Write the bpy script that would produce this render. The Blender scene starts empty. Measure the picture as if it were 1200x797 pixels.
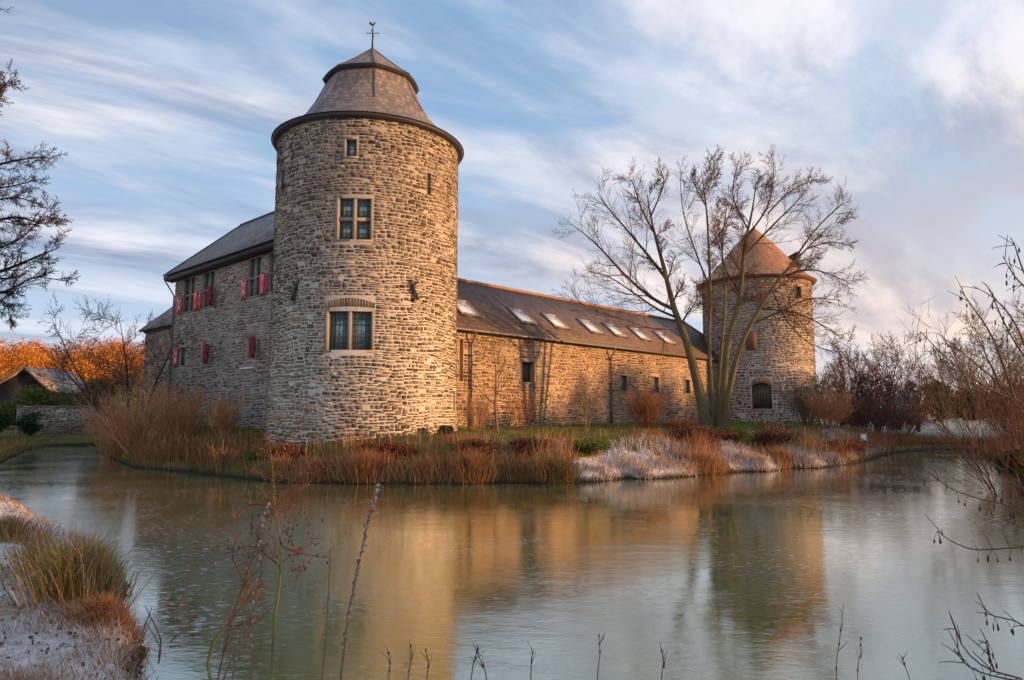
import bpy, math, random
import numpy as np
from mathutils import Vector

S = bpy.context.scene
COL = S.collection
R = math.radians

# ------------------------------------------------------------------ camera
F = 813.0                       # focal length in pixels of the 1200 px wide photograph
PITCH = R(5.9)
EYE = 2.5
cam_d = bpy.data.cameras.new("camera")
cam = bpy.data.objects.new("camera", cam_d)
COL.objects.link(cam)
cam.location = (0, 0, EYE)
cam.rotation_euler = (R(90) + PITCH, 0, 0)
cam_d.sensor_width = 36.0
cam_d.lens = 36.0 * F / 1200.0
cam_d.clip_start = 0.05
cam_d.clip_end = 6000
S.camera = cam

# ------------------------------------------------------------------ light
SUN_EL = 8.0
SUN_AZ = (0.98, -0.19)         # horizontal direction towards the sun: right, a little behind the camera
_n = math.hypot(*SUN_AZ); SUN_AZ = (SUN_AZ[0] / _n, SUN_AZ[1] / _n)
sd = bpy.data.lights.new("sun", 'SUN')
sd.energy = 5.0
sd.angle = R(0.8)
sd.color = (1.0, 0.50, 0.17)
sun = bpy.data.objects.new("sun", sd)
COL.objects.link(sun)
svec = Vector((SUN_AZ[0] * math.cos(R(SUN_EL)), SUN_AZ[1] * math.cos(R(SUN_EL)), math.sin(R(SUN_EL))))
sun.rotation_euler = svec.to_track_quat('Z', 'Y').to_euler()

S.view_settings.view_transform = 'Standard'
S.view_settings.look = 'None'
S.view_settings.exposure = 0.5
S.view_settings.gamma = 1.0


class NT:
    """small helper around a node tree"""
    def __init__(self, tree):
        self.t = tree; self.n = tree.nodes; self.l = tree.links
    def add(self, typ, **kw):
        nd = self.n.new(typ)
        for k, v in kw.items():
            if k == 'inp':
                for a, b in v.items():
                    if hasattr(b, 'is_output'): self.l.new(b, nd.inputs[a])
                    else: nd.inputs[a].default_value = b
            else: setattr(nd, k, v)
        return nd
    def math(self, op, a, b=0.0, c=0.0, clamp=False):
        nd = self.n.new('ShaderNodeMath'); nd.operation = op; nd.use_clamp = clamp
        for i, v in enumerate((a, b, c)):
            if hasattr(v, 'is_output'): self.l.new(v, nd.inputs[i])
            else: nd.inputs[i].default_value = v
        return nd.outputs[0]
    def mix(self, fac, a, b, blend='MIX'):
        nd = self.n.new('ShaderNodeMix'); nd.data_type = 'RGBA'; nd.blend_type = blend
        for s, v in ((nd.inputs[0], fac), (nd.inputs[6], a), (nd.inputs[7], b)):
            if hasattr(v, 'is_output'): self.l.new(v, s)
            elif isinstance(v, (int, float)): s.default_value = v
            else: s.default_value = (*v, 1.0)
        return nd.outputs[2]
    def ramp(self, fac, stops, interp='LINEAR'):
        nd = self.n.new('ShaderNodeValToRGB'); cr = nd.color_ramp; cr.interpolation = interp
        while len(cr.elements) < len(stops): cr.elements.new(0.5)
        for e, (p, c) in zip(cr.elements, stops):
            e.position = p
            e.color = (c, c, c, 1) if isinstance(c, (int, float)) else (*c, 1)
        self.l.new(fac, nd.inputs[0])
        return nd.outputs[0]
    def noise(self, vec, scale, detail=4, rough=0.55, dist=0.0):
        nd = self.n.new('ShaderNodeTexNoise')
        if vec is not None: self.l.new(vec, nd.inputs['Vector'])
        nd.inputs['Scale'].default_value = scale; nd.inputs['Detail'].default_value = detail
        nd.inputs['Roughness'].default_value = rough; nd.inputs['Distortion'].default_value = dist
        return nd.outputs['Fac']
    def mapping(self, vec, scale=(1, 1, 1), rot=(0, 0, 0), loc=(0, 0, 0)):
        nd = self.n.new('ShaderNodeMapping'); self.l.new(vec, nd.inputs[0])
        nd.inputs['Scale'].default_value = scale; nd.inputs['Rotation'].default_value = rot
        nd.inputs['Location'].default_value = loc
        return nd.outputs[0]


# ------------------------------------------------------------------ sky
world = bpy.data.worlds.new("World")
S.world = world
world.use_nodes = True
w = NT(world.node_tree)
w.n.clear()
tc = w.add('ShaderNodeTexCoord')
D = tc.outputs['Generated']
sky = w.add('ShaderNodeTexSky', sky_type='NISHITA')
sky.sun_disc = False
sky.sun_elevation = R(SUN_EL)
sky.sun_rotation = math.atan2(SUN_AZ[0], SUN_AZ[1])
sky.air_density = 1.0
sky.dust_density = 0.6
sky.ozone_density = 2.0
sep = w.add('ShaderNodeSeparateXYZ'); w.l.new(D, sep.inputs[0])
zc = w.math('MAXIMUM', sep.outputs[2], 0.0)
zz = w.math('ADD', zc, 0.16)
px = w.math('DIVIDE', sep.outputs[0], zz)
py = w.math('DIVIDE', sep.outputs[1], zz)
cp = w.add('ShaderNodeCombineXYZ'); w.l.new(px, cp.inputs[0]); w.l.new(py, cp.inputs[1])
P0 = cp.outputs[0]
def streaks(deg, sx, sy, loc):
    return w.mapping(w.mapping(P0, rot=(0, 0, R(-deg))), scale=(sx, sy, 1), loc=loc)
m1 = streaks(34, 0.70, 1.05, (4.6, 0.7, 0))
n1 = w.noise(m1, 1.05, 9, 0.56, 0.6)
m2 = streaks(30, 0.45, 1.7, (7.1, 3.3, 0))
n2 = w.noise(m2, 1.5, 7, 0.6, 0.5)
nsum = w.math('ADD', w.math('MULTIPLY', n1, 0.74), w.math('MULTIPLY', n2, 0.26))
cover = w.ramp(nsum, [(0.38, 0.0), (0.49, 0.5), (0.60, 1.0)], 'EASE')
m3 = streaks(42, 0.5, 1.3, (1.0, 9.0, 0))
n3 = w.noise(m3, 1.5, 6, 0.6, 0.4)
body = w.ramp(n3, [(0.38, 0.0), (0.62, 1.0)], 'EASE')
# azimuth towards the sunset
sdot = w.math('ADD', w.math('MULTIPLY', sep.outputs[0], SUN_AZ[0]), w.math('MULTIPLY', sep.outputs[1], SUN_AZ[1]))
sunside = w.math('MULTIPLY_ADD', sdot, 1.2, 0.45, clamp=True)
low = w.ramp(sep.outputs[2], [(0.0, 1.0), (0.18, 0.65), (0.45, 0.0)], 'EASE')
shade_c = w.mix(w.math('MULTIPLY', low, sunside), (2.7, 3.4, 4.8), (4.2, 3.8, 4.3))
lit_c = w.mix(w.math('MULTIPLY', low, sunside), (7.8, 7.7, 8.3), (9.8, 7.8, 6.3))
cloud = w.mix(body, shade_c, lit_c)
# clear blue between the clouds: Nishita lifted to the photograph's daylight blue
bl = w.add('ShaderNodeVectorMath', operation='SCALE')
rampb = w.ramp(sep.outputs[2], [(0.0, (0.66, 0.66, 0.74)), (0.12, (0.44, 0.57, 0.74)), (0.5, (0.19, 0.37, 0.60)), (1.0, (0.12, 0.28, 0.55))])
w.l.new(rampb, bl.inputs[0]); bl.inputs['Scale'].default_value = 10.5
blue = w.mix(0.15, bl.outputs[0], sky.outputs[0])
skycol = w.mix(cover, blue, cloud)
skycol = w.mix(w.math('MULTIPLY', w.math('MULTIPLY', low, sunside), 0.55), skycol, (8.2, 6.7, 5.8))
bg = w.add('ShaderNodeBackground'); w.l.new(skycol, bg.inputs[0]); bg.inputs[1].default_value = 0.085
wo = w.add('ShaderNodeOutputWorld'); w.l.new(bg.outputs[0], wo.inputs[0])

# ------------------------------------------------------------------ pixel <-> place
CT, ST = math.cos(PITCH), math.sin(PITCH)
def ray(x, y):
    u = (x - 600) / F; v = (398.5 - y) / F
    k = CT - v * ST
    return u / k, (ST + v * CT) / k          # X and Z gained per metre of depth Y
def at(x, y, Y):
    a, b = ray(x, y)
    return np.array((a * Y, Y, EYE + b * Y))
def gp(x, y, z=0.0):
    a, b = ray(x, y)
    Y = (z - EYE) / b
    return np.array((a * Y, Y, z))

# ------------------------------------------------------------------ mesh helpers
class MB:
    def __init__(self):
        self.v = []; self.f = []; self.n = 0; self.t = []
    def add(self, V, F_, tint=None):
        V = np.asarray(V, float).reshape(-1, 3)
        F_ = [np.asarray(a, int) for a in (F_ if isinstance(F_, (list, tuple)) else [F_])]
        for a in F_: self.f.append(a + self.n)
        self.v.append(V); self.n += len(V)
        self.t.append(np.full(len(V), 0.5) if tint is None else np.broadcast_to(np.asarray(tint, float), (len(V),)))
    def build(self, name, mat, parent=None, smooth=False, origin=None):
        V = np.concatenate(self.v) if self.v else np.zeros((0, 3))
        o3 = np.array(origin) if origin is not None else (base_of(parent) if parent is not None else np.zeros(3))
        me = bpy.data.meshes.new(name)
        V2 = (V - o3).astype(np.float32)
        me.vertices.add(len(V2)); me.vertices.foreach_set('co', V2.ravel())
        loops = []; starts = []; tot = 0
        for a in self.f:
            a = a.reshape(-1, a.shape[-1])
            k = a.shape[1]
            loops.append(a.ravel()); starts.append(tot + np.arange(len(a)) * k); tot += a.size
        loops = np.concatenate(loops); starts = np.concatenate(starts)
        me.loops.add(len(loops)); me.loops.foreach_set('vertex_index', loops.astype(np.int32))
        me.polygons.add(len(starts)); me.polygons.foreach_set('loop_start', starts.astype(np.int32))
        at_ = me.attributes.new('tint', 'FLOAT', 'POINT')
        at_.data.foreach_set('value', np.concatenate(self.t).astype(np.float32))
        me.update(calc_edges=True)
        if smooth:
            me.polygons.foreach_set('use_smooth', np.ones(len(starts), bool))
        me.materials.append(mat)
        ob = bpy.data.objects.new(name, me)
        COL.objects.link(ob)
        if parent is not None: ob.parent = parent
        elif origin is not None: ob.location = tuple(origin)
        return ob

def base_of(o):
    p = np.zeros(3)
    while o is not None:
        p = p + np.array(o.location); o = o.parent
    return p
def thing(name, label, cat, loc=(0, 0, 0), group=None):
    o = bpy.data.objects.new(name, None); COL.objects.link(o)
    o.empty_display_size = 0.3
    o.location = tuple(float(a) for a in loc); o['label'] = label; o['category'] = cat
    if group: o['group'] = group
    return o
def tag(o, label, cat, group=None):
    o['label'] = label; o['category'] = cat
    if group: o['group'] = group
    return o
def kind(o, k):
    o['kind'] = k
    return o

BOXF = np.array([[0, 1, 3, 2], [4, 6, 7, 5], [0, 4, 5, 1], [2, 3, 7, 6], [0, 2, 6, 4], [1, 5, 7, 3]])
def lbox(mb, mp, u0, u1, v0, v1, d0, d1, tint=None):
    """box in wall coordinates (along, up, out) carried through the wall's map"""
    U = np.array([u0, u0, u0, u0, u1, u1, u1, u1]); Vv = np.array([v0, v0, v1, v1] * 2); Dd = np.array([d0, d1] * 4)
    mb.add(mp(U, Vv, Dd), BOXF, tint)
def prism(mb, pts, vec, tint=None):
    """closed polygon extruded along vec"""
    pts = np.asarray(pts, float); n = len(pts); vec = np.asarray(vec, float)
    V = np.concatenate([pts, pts + vec])
    sides = [[i, (i + 1) % n, n + (i + 1) % n, n + i] for i in range(n)]
    mb.add(V, [np.array(sides), np.array([list(range(n))[::-1]]), np.array([list(range(n, 2 * n))])], tint)
def tube_list(mb, polys, sides=4, tint=None):
    """polys: list of (points (n,3), radii (n,)) ; vectorised by n"""
    groups = {}
    for i, (p, r) in enumerate(polys): groups.setdefault(len(p), []).append(i)
    for n, idx in groups.items():
        Pn = np.array([polys[i][0] for i in idx], float); Rn = np.array([polys[i][1] for i in idx], float)
        T = np.zeros_like(Pn)
        T[:, 1:-1] = Pn[:, 2:] - Pn[:, :-2]; T[:, 0] = Pn[:, 1] - Pn[:, 0]; T[:, -1] = Pn[:, -1] - Pn[:, -2]
        T /= np.linalg.norm(T, axis=2, keepdims=True) + 1e-9
        T0 = Pn[:, -1] - Pn[:, 0]; T0 /= np.linalg.norm(T0, axis=1, keepdims=True) + 1e-9
        ref = np.where(np.abs(T0[:, 2:3]) > 0.75, np.array([[0.93, 0.31, 0.1]]), np.array([[0.05, 0.1, 1.0]]))
        A = np.cross(T, ref[:, None, :]); A /= np.linalg.norm(A, axis=2, keepdims=True) + 1e-9
        B = np.cross(T, A)
        an = np.arange(sides) * 2 * math.pi / sides
        ring = Pn[:, :, None, :] + Rn[:, :, None, None] * (np.cos(an)[None, None, :, None] * A[:, :, None, :] + np.sin(an)[None, None, :, None] * B[:, :, None, :])
        m = len(idx)
        base = (np.arange(m) * n * sides)[:, None, None] + (np.arange(n - 1) * sides)[None, :, None] + np.arange(sides)[None, None, :]
        nxt = (np.arange(m) * n * sides)[:, None, None] + (np.arange(n - 1) * sides)[None, :, None] + ((np.arange(sides) + 1) % sides)[None, None, :]
        Fq = np.stack([base, nxt, nxt + sides, base + sides], axis=-1).reshape(-1, 4)
        Fs = [Fq]
        if sides > 3:
            caps = (np.arange(m) * n * sides)[:, None] + (n - 1) * sides + np.arange(sides)[None, :]
            Fs.append(caps)
        tt = None
        if tint is not None:
            ti = np.asarray([tint[i] for i in idx]) if hasattr(tint, '__len__') else np.full(m, tint)
            tt = np.repeat(ti, n * sides)
        mb.add(ring.reshape(-1, 3), Fs, tt)
def blades(mb, base, h, lean, width, tint, rng, droop=0.25):
    """grass blades: base (n,3), h (n), lean (n,2), width (n)"""
    n = len(base)
    a = rng.uniform(0, 2 * math.pi, n)
    side = np.stack([np.cos(a), np.sin(a), np.zeros(n)], 1) * width[:, None] / 2
    L3 = np.concatenate([lean, np.zeros((n, 1))], 1)
    up = np.array([0, 0, 1.0])
    mid = base + up * (h * 0.6)[:, None] + L3 * (h * 0.35)[:, None]
    tip = base + up * (h * (1 - droop * np.linalg.norm(lean, axis=1)))[:, None] + L3 * h[:, None]
    V = np.stack([base - side, base + side, mid - side * 0.7, mid + side * 0.7, tip], 1).reshape(-1, 3)
    o = (np.arange(n) * 5)[:, None]
    mb.add(V, [o + np.array([[0, 1, 3, 2]]), o + np.array([[2, 3, 4]])], np.repeat(tint, 5))
def leaves(mb, pos, size, tint, rng, aspect=0.55):
    n = len(pos)
    a = rng.normal(size=(n, 3)); a /= np.linalg.norm(a, axis=1, keepdims=True)
    b = rng.normal(size=(n, 3)); b -= a * (a * b).sum(1, keepdims=True); b /= np.linalg.norm(b, axis=1, keepdims=True)
    s = np.asarray(size)[:, None]
    V = np.stack([pos - a * s, pos - b * s * aspect, pos + a * s, pos + b * s * aspect], 1).reshape(-1, 3)
    mb.add(V, (np.arange(n) * 4)[:, None] + np.arange(4)[None, :], np.repeat(tint, 4))

# ------------------------------------------------------------------ materials
def material(name):
    m = bpy.data.materials.new(name); m.use_nodes = True
    t = NT(m.node_tree); b = t.n['Principled BSDF']
    return m, t, b
def tinted(name, stops, rough=0.9, noise_scale=3.0, var=0.35, bump=0.0, bump_scale=40.0, spec=0.3, transl=0.0, interp='LINEAR'):
    m, t, b = material(name)
    atn = t.add('ShaderNodeAttribute', attribute_name='tint')
    geo = t.add('ShaderNodeNewGeometry')
    nz = t.noise(geo.outputs['Position'], noise_scale, 5, 0.6)
    fac = t.math('ADD', atn.outputs['Fac'], t.math('MULTIPLY', t.math('SUBTRACT', nz, 0.5), 0.22))
    c = t.ramp(fac, stops, interp)
    nz2 = t.noise(geo.outputs['Position'], noise_scale * 4.3, 4, 0.6)
    k = t.math('MULTIPLY_ADD', t.math('SUBTRACT', nz2, 0.5), var * 2.2, 1.0)
    vm = t.add('ShaderNodeVectorMath', operation='SCALE'); t.l.new(c, vm.inputs[0]); t.l.new(k, vm.inputs['Scale'])
    colr = vm.outputs[0]
    if 'stone' in name:                      # run-off streaks, damp foot and patches of old repair
        sn_ = t.noise(t.mapping(geo.outputs['Position'], scale=(1.0, 1.0, 0.16)), 0.9, 6, 0.65)
        colr = t.mix(t.ramp(sn_, [(0.36, 0.55), (0.55, 0.0)]), colr, (0.075, 0.062, 0.045))
        zf_ = t.add('ShaderNodeSeparateXYZ', inp={0: geo.outputs['Position']}).outputs[2]
        mo_ = t.math('MULTIPLY', t.ramp(t.math('MULTIPLY_ADD', sn_, 1.6, zf_), [(0.0, 1.0), (1.0, 1.0)]), t.math('SUBTRACT', 3.5, t.math('MULTIPLY_ADD', sn_, 1.8, zf_), clamp=True))
        colr = t.mix(t.math('MULTIPLY', mo_, 0.6), colr, (0.075, 0.075, 0.035))
        pn_ = t.noise(geo.outputs['Position'], 0.33, 4, 0.6)
        colr = t.mix(t.ramp(pn_, [(0.50, 0.0), (0.66, 0.35)]), colr, (0.42, 0.33, 0.22))
    t.l.new(colr, b.inputs['Base Color'])
    b.inputs['Roughness'].default_value = rough
    b.inputs['Specular IOR Level'].default_value = spec
    if transl:
        tr = t.add('ShaderNodeBsdfTranslucent'); t.l.new(vm.outputs[0], tr.inputs[0])
        mx = t.add('ShaderNodeMixShader'); mx.inputs[0].default_value = transl
        t.l.new(b.outputs[0], mx.inputs[1]); t.l.new(tr.outputs[0], mx.inputs[2])
        t.l.new(mx.outputs[0], t.n['Material Output'].inputs[0])
    if bump:
        bn = t.noise(geo.outputs['Position'], bump_scale, 5, 0.65)
        bp = t.add('ShaderNodeBump'); t.l.new(bn, bp.inputs['Height']); bp.inputs['Strength'].default_value = bump; bp.inputs['Distance'].default_value = 0.03
        t.l.new(bp.outputs[0], b.inputs['Normal'])
    return m
def plain(name, col, rough=0.6, var=0.2, scale=6.0, metal=0.0, bump=0.0, spec=0.4):
    m, t, b = material(name)
    geo = t.add('ShaderNodeNewGeometry')
    nz = t.noise(geo.outputs['Position'], scale, 5, 0.6)
    c = t.mix(nz, tuple(a * (1 - var) for a in col), tuple(min(1, a * (1 + var)) for a in col))
    t.l.new(c, b.inputs['Base Color'])
    b.inputs['Roughness'].default_value = rough; b.inputs['Metallic'].default_value = metal
    b.inputs['Specular IOR Level'].default_value = spec
    if bump:
        bn = t.noise(geo.outputs['Position'], scale * 6, 4, 0.6)
        bp = t.add('ShaderNodeBump'); t.l.new(bn, bp.inputs['Height']); bp.inputs['Strength'].default_value = bump; bp.inputs['Distance'].default_value = 0.02
        t.l.new(bp.outputs[0], b.inputs['Normal'])
    return m

M = {}
M['stone_brown'] = tinted('rubble_stone_brown', [(0.0, (0.055, 0.042, 0.034)), (0.18, (0.12, 0.094, 0.072)), (0.38, (0.22, 0.175, 0.13)), (0.58, (0.32, 0.265, 0.20)), (0.78, (0.42, 0.37, 0.30)), (0.88, (0.48, 0.43, 0.36)), (0.95, (0.27, 0.13, 0.10))], 0.92, 2.2, 0.3, 0.6, 22)
M['stone_grey'] = tinted('rubble_stone_grey', [(0.0, (0.06, 0.05, 0.045)), (0.25, (0.18, 0.145, 0.125)), (0.5, (0.30, 0.25, 0.21)), (0.75, (0.42, 0.37, 0.32)), (0.9, (0.50, 0.43, 0.36)), (1.0, (0.30, 0.16, 0.11))], 0.92, 2.0, 0.3, 0.6, 22)
M['stone_warm'] = tinted('rubble_stone_warm', [(0.0, (0.08, 0.055, 0.042)), (0.25, (0.19, 0.125, 0.085)), (0.5, (0.30, 0.20, 0.13)), (0.75, (0.40, 0.29, 0.19)), (1.0, (0.47, 0.38, 0.28))], 0.92, 1.6, 0.3, 0.6, 20)
M['mortar'] = plain('lime_mortar', (0.56, 0.51, 0.44), 0.95, 0.30, 1.3, 0, 0.5)
M['mortar_grey'] = plain('weathered_mortar', (0.44, 0.39, 0.34), 0.95, 0.35, 1.1, 0, 0.5)
M['mortar_warm'] = plain('ochre_mortar', (0.42, 0.32, 0.22), 0.95, 0.35, 0.9, 0, 0.5)
def weathered_mortar(name, lo, hi, z0, z1):
    """old dark pointing above, newer pale pointing below"""
    m, t, b = material(name); geo = t.add('ShaderNodeNewGeometry'); sp = t.add('ShaderNodeSeparateXYZ', inp={0: geo.outputs['Position']})
    nz = t.noise(geo.outputs['Position'], 0.55, 6, 0.65)
    f = t.math('DIVIDE', t.math('SUBTRACT', t.math('MULTIPLY_ADD', nz, 7.0, sp.outputs[2]), z0 + 3.5), z1 - z0, clamp=True)
    c = t.mix(f, lo, hi); n2_ = t.noise(geo.outputs['Position'], 3.0, 5, 0.7)
    k = t.math('MULTIPLY_ADD', n2_, 0.9, 0.55); vm = t.add('ShaderNodeVectorMath', operation='SCALE'); t.l.new(c, vm.inputs[0]); t.l.new(k, vm.inputs['Scale'])
    t.l.new(vm.outputs[0], b.inputs['Base Color']); b.inputs['Roughness'].default_value = 0.95
    bp = t.add('ShaderNodeBump'); t.l.new(t.noise(geo.outputs['Position'], 18, 5, 0.7), bp.inputs['Height']); bp.inputs['Strength'].default_value = 0.6; bp.inputs['Distance'].default_value = 0.03
    t.l.new(bp.outputs[0], b.inputs['Normal'])
    return m
M['mortar_tower'] = weathered_mortar('tower_pointing', (0.56, 0.52, 0.46), (0.38, 0.32, 0.25), 5.0, 12.5)
M['ashlar'] = plain('pale_sandstone', (0.29, 0.26, 0.215), 0.85, 0.3, 4, 0, 0.3)
M['lead'] = plain('dark_eave_board', (0.035, 0.032, 0.035), 0.55, 0.3, 4)
M['iron'] = plain('wrought_iron', (0.03, 0.028, 0.027), 0.6, 0.3, 12)
M['zinc'] = plain('zinc_pipe', (0.16, 0.15, 0.15), 0.5, 0.25, 6, 0.5)
M['red'] = plain('red_shutter_paint', (0.78, 0.06, 0.07), 0.5, 0.15, 9)
M['white'] = plain('white_shutter_paint', (0.78, 0.52, 0.52), 0.5, 0.08, 9)
M['frame'] = plain('grey_window_bars', (0.10, 0.09, 0.085), 0.6, 0.2, 12)
M['oldwood'] = plain('weathered_grey_wood', (0.09, 0.075, 0.06), 0.8, 0.3, 8, 0, 0.4)
M['brick'] = plain('red_brick_infill', (0.20, 0.10, 0.075), 0.9, 0.35, 7, 0, 0.4)
M['bright'] = plain('painted_skylight_frame', (0.30, 0.28, 0.26), 0.5, 0.1, 5)
M['whitepaint'] = plain('white_painted_board', (0.80, 0.80, 0.78), 0.5, 0.05, 5)
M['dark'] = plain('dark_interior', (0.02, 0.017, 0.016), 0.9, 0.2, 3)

def glass_mat(name, col, rough=0.06, wob=0.25):
    m, t, b = material(name)
    b.inputs['Base Color'].default_value = (*col, 1); b.inputs['Roughness'].default_value = rough
    b.inputs['IOR'].default_value = 1.7; b.inputs['Specular IOR Level'].default_value = 0.8
    b.inputs['Coat Weight'].default_value = 1.0; b.inputs['Coat Roughness'].default_value = 0.03
    geo = t.add('ShaderNodeNewGeometry')
    bn = t.noise(geo.outputs['Position'], 3.5, 2, 0.5)
    bp = t.add('ShaderNodeBump'); t.l.new(bn, bp.inputs['Height']); bp.inputs['Strength'].default_value = wob; bp.inputs['Distance'].default_value = 0.05
    t.l.new(bp.outputs[0], b.inputs['Normal']); t.l.new(bp.outputs[0], b.inputs['Coat Normal'])
    return m
M['glass'] = glass_mat('old_window_glass', (0.035, 0.06, 0.065))
M['glass'].node_tree.nodes['Principled BSDF'].inputs['Metallic'].default_value = 0.35
M['glass'].node_tree.nodes['Principled BSDF'].inputs['Base Color'].default_value = (0.17, 0.29, 0.29, 1)
M['skyglass'] = glass_mat('skylight_glass', (0.88, 0.88, 0.88), 0.2, 0.05)  # white base colour stands in for bright sky mirrored in the panes

def roof_mat(name, cols, course=0.22, unit=0.30, moss=0.0):
    """slates or tiles: rows follow height, joints follow the horizontal run"""
    m, t, b = material(name)
    geo = t.add('ShaderNodeNewGeometry')
    atn = t.add('ShaderNodeAttribute', attribute_name='run')
    sp = t.add('ShaderNodeSeparateXYZ'); t.l.new(geo.outputs['Position'], sp.inputs[0])
    cm = t.add('ShaderNodeCombineXYZ'); t.l.new(atn.outputs['Fac'], cm.inputs[0]); t.l.new(sp.outputs[2], cm.inputs[1])
    br = t.add('ShaderNodeTexBrick'); t.l.new(cm.outputs[0], br.inputs['Vector'])
    br.inputs['Scale'].default_value = 1.0
    br.inputs['Brick Width'].default_value = unit; br.inputs['Row Height'].default_value = course
    br.inputs['Mortar Size'].default_value = 0.02; br.inputs['Mortar Smooth'].default_value = 0.3
    br.inputs['Color1'].default_value = (0.0, 0.0, 0.0, 1); br.inputs['Color2'].default_value = (1, 1, 1, 1); br.inputs['Mortar'].default_value = (0.0, 0.0, 0.0, 1)
    n1_ = t.noise(geo.outputs['Position'], 0.55, 6, 0.65)
    n2_ = t.noise(geo.outputs['Position'], 9.0, 4, 0.6)
    f = t.math('ADD', t.math('MULTIPLY', br.outputs['Color'], 0.35), t.math('ADD', t.math('MULTIPLY', n1_, 0.55), t.math('MULTIPLY', n2_, 0.25)))
    c = t.ramp(f, [(0.2, cols[0]), (0.5, cols[1]), (0.85, cols[2])])
    if moss:
        mm = t.ramp(t.noise(geo.outputs['Position'], 1.4, 6, 0.7), [(0.52, 0.0), (0.72, moss)])
        c = t.mix(mm, c, (0.10, 0.10, 0.045))
    t.l.new(c, b.inputs['Base Color'])
    b.inputs['Roughness'].default_value = 0.62
    bp = t.add('ShaderNodeBump')
    saw = t.math('FRACT', t.math('DIVIDE', sp.outputs[2], course))
    hgt = t.math('ADD', t.math('MULTIPLY', saw, -0.6), t.math('MULTIPLY', br.outputs['Fac'], -0.8))
    hgt = t.math('ADD', hgt, t.math('MULTIPLY', br.outputs['Color'], 0.4))
    t.l.new(hgt, bp.inputs['Height']); bp.inputs['Strength'].default_value = 0.7; bp.inputs['Distance'].default_value = 0.03
    t.l.new(bp.outputs[0], b.inputs['Normal'])
    return m
M['slate'] = roof_mat('slate_roof', [(0.07, 0.056, 0.048), (0.17, 0.14, 0.118), (0.32, 0.27, 0.235)])
M['tile'] = roof_mat('dark_tile_roof', [(0.05, 0.032, 0.024), (0.12, 0.075, 0.052), (0.21, 0.135, 0.09)], 0.25, 0.28, 0.3)
M['redtile'] = roof_mat('rust_tile_roof', [(0.17, 0.075, 0.035), (0.37, 0.17, 0.065), (0.52, 0.27, 0.11)], 0.22, 0.24, 0.15)
M['barnroof'] = roof_mat('pale_barn_roof', [(0.14, 0.11, 0.09), (0.28, 0.23, 0.19), (0.42, 0.37, 0.33)], 0.3, 0.4, 0.2)

def bark(name, a, b_, c=None, scale=5.0):
    m, t, b = material(name)
    geo = t.add('ShaderNodeNewGeometry')
    isl = t.math('MULTIPLY_ADD', geo.outputs['Random Per Island'], 0.9, 0.5) if 'twig' in name else None
    mp = t.mapping(geo.outputs['Position'], scale=(1, 1, 0.25))
    nz = t.noise(mp, scale * 2, 6, 0.65)
    col = t.mix(nz, a, b_)
    if c is not None:
        g = t.ramp(t.noise(geo.outputs['Position'], 0.9, 4, 0.6), [(0.42, 0.0), (0.62, 1.0)])
        col = t.mix(g, col, c)
    if isl is not None:
        vs = t.add('ShaderNodeVectorMath', operation='SCALE'); t.l.new(col, vs.inputs[0]); t.l.new(isl, vs.inputs['Scale']); col = vs.outputs[0]
    t.l.new(col, b.inputs['Base Color']); b.inputs['Roughness'].default_value = 0.9
    b.inputs['Specular IOR Level'].default_value = 0.2
    bp = t.add('ShaderNodeBump'); t.l.new(nz, bp.inputs['Height']); bp.inputs['Strength'].default_value = 0.8; bp.inputs['Distance'].default_value = 0.04
    t.l.new(bp.outputs[0], b.inputs['Normal'])
    return m
M['bark'] = bark('alder_bark', (0.035, 0.032, 0.024), (0.22, 0.18, 0.11), (0.16, 0.145, 0.055))
M['twig'] = bark('alder_twigs', (0.08, 0.045, 0.033), (0.23, 0.13, 0.08))
M['darkbark'] = bark('dark_oak_bark', (0.03, 0.022, 0.022), (0.09, 0.065, 0.058))
M['palebark'] = bark('pale_bark', (0.12, 0.09, 0.06), (0.30, 0.22, 0.14))
M['rustwig'] = bark('russet_twigs', (0.12, 0.05, 0.03), (0.30, 0.13, 0.07))
M['orangetwig'] = bark('willow_twigs', (0.38, 0.17, 0.08), (0.72, 0.38, 0.19))
M['purpletwig'] = bark('purple_brown_twigs', (0.08, 0.04, 0.03), (0.21, 0.11, 0.075))
M['greenstem'] = bark('green_stem', (0.10, 0.11, 0.03), (0.24, 0.25, 0.07))
M['straw'] = tinted('straw_blades', [(0.0, (0.12, 0.05, 0.028)), (0.35, (0.32, 0.14, 0.06)), (0.6, (0.48, 0.25, 0.10)), (0.85, (0.56, 0.40, 0.20)), (1.0, (0.66, 0.58, 0.46))], 0.8, 0.6, 0.3, transl=0.25)
M['green'] = tinted('green_blades', [(0.0, (0.03, 0.05, 0.012)), (0.4, (0.07, 0.12, 0.02)), (0.7, (0.16, 0.20, 0.035)), (1.0, (0.32, 0.26, 0.07))], 0.75, 0.6, 0.3, transl=0.25)
M['frost'] = tinted('frosted_blades', [(0.0, (0.22, 0.13, 0.09)), (0.3, (0.42, 0.34, 0.27)), (0.6, (0.66, 0.60, 0.58)), (1.0, (0.85, 0.84, 0.87))], 0.8, 0.8, 0.15, transl=0.15)
M['leafdark'] = tinted('evergreen_leaves', [(0.0, (0.012, 0.03, 0.012)), (0.5, (0.03, 0.07, 0.018)), (1.0, (0.08, 0.13, 0.03))], 0.6, 0.8, 0.3, transl=0.2)
M['leafolive'] = tinted('olive_hedge_leaves', [(0.0, (0.05, 0.07, 0.012)), (0.5, (0.11, 0.15, 0.02)), (1.0, (0.22, 0.24, 0.04))], 0.7, 0.8, 0.3, transl=0.25)
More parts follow.
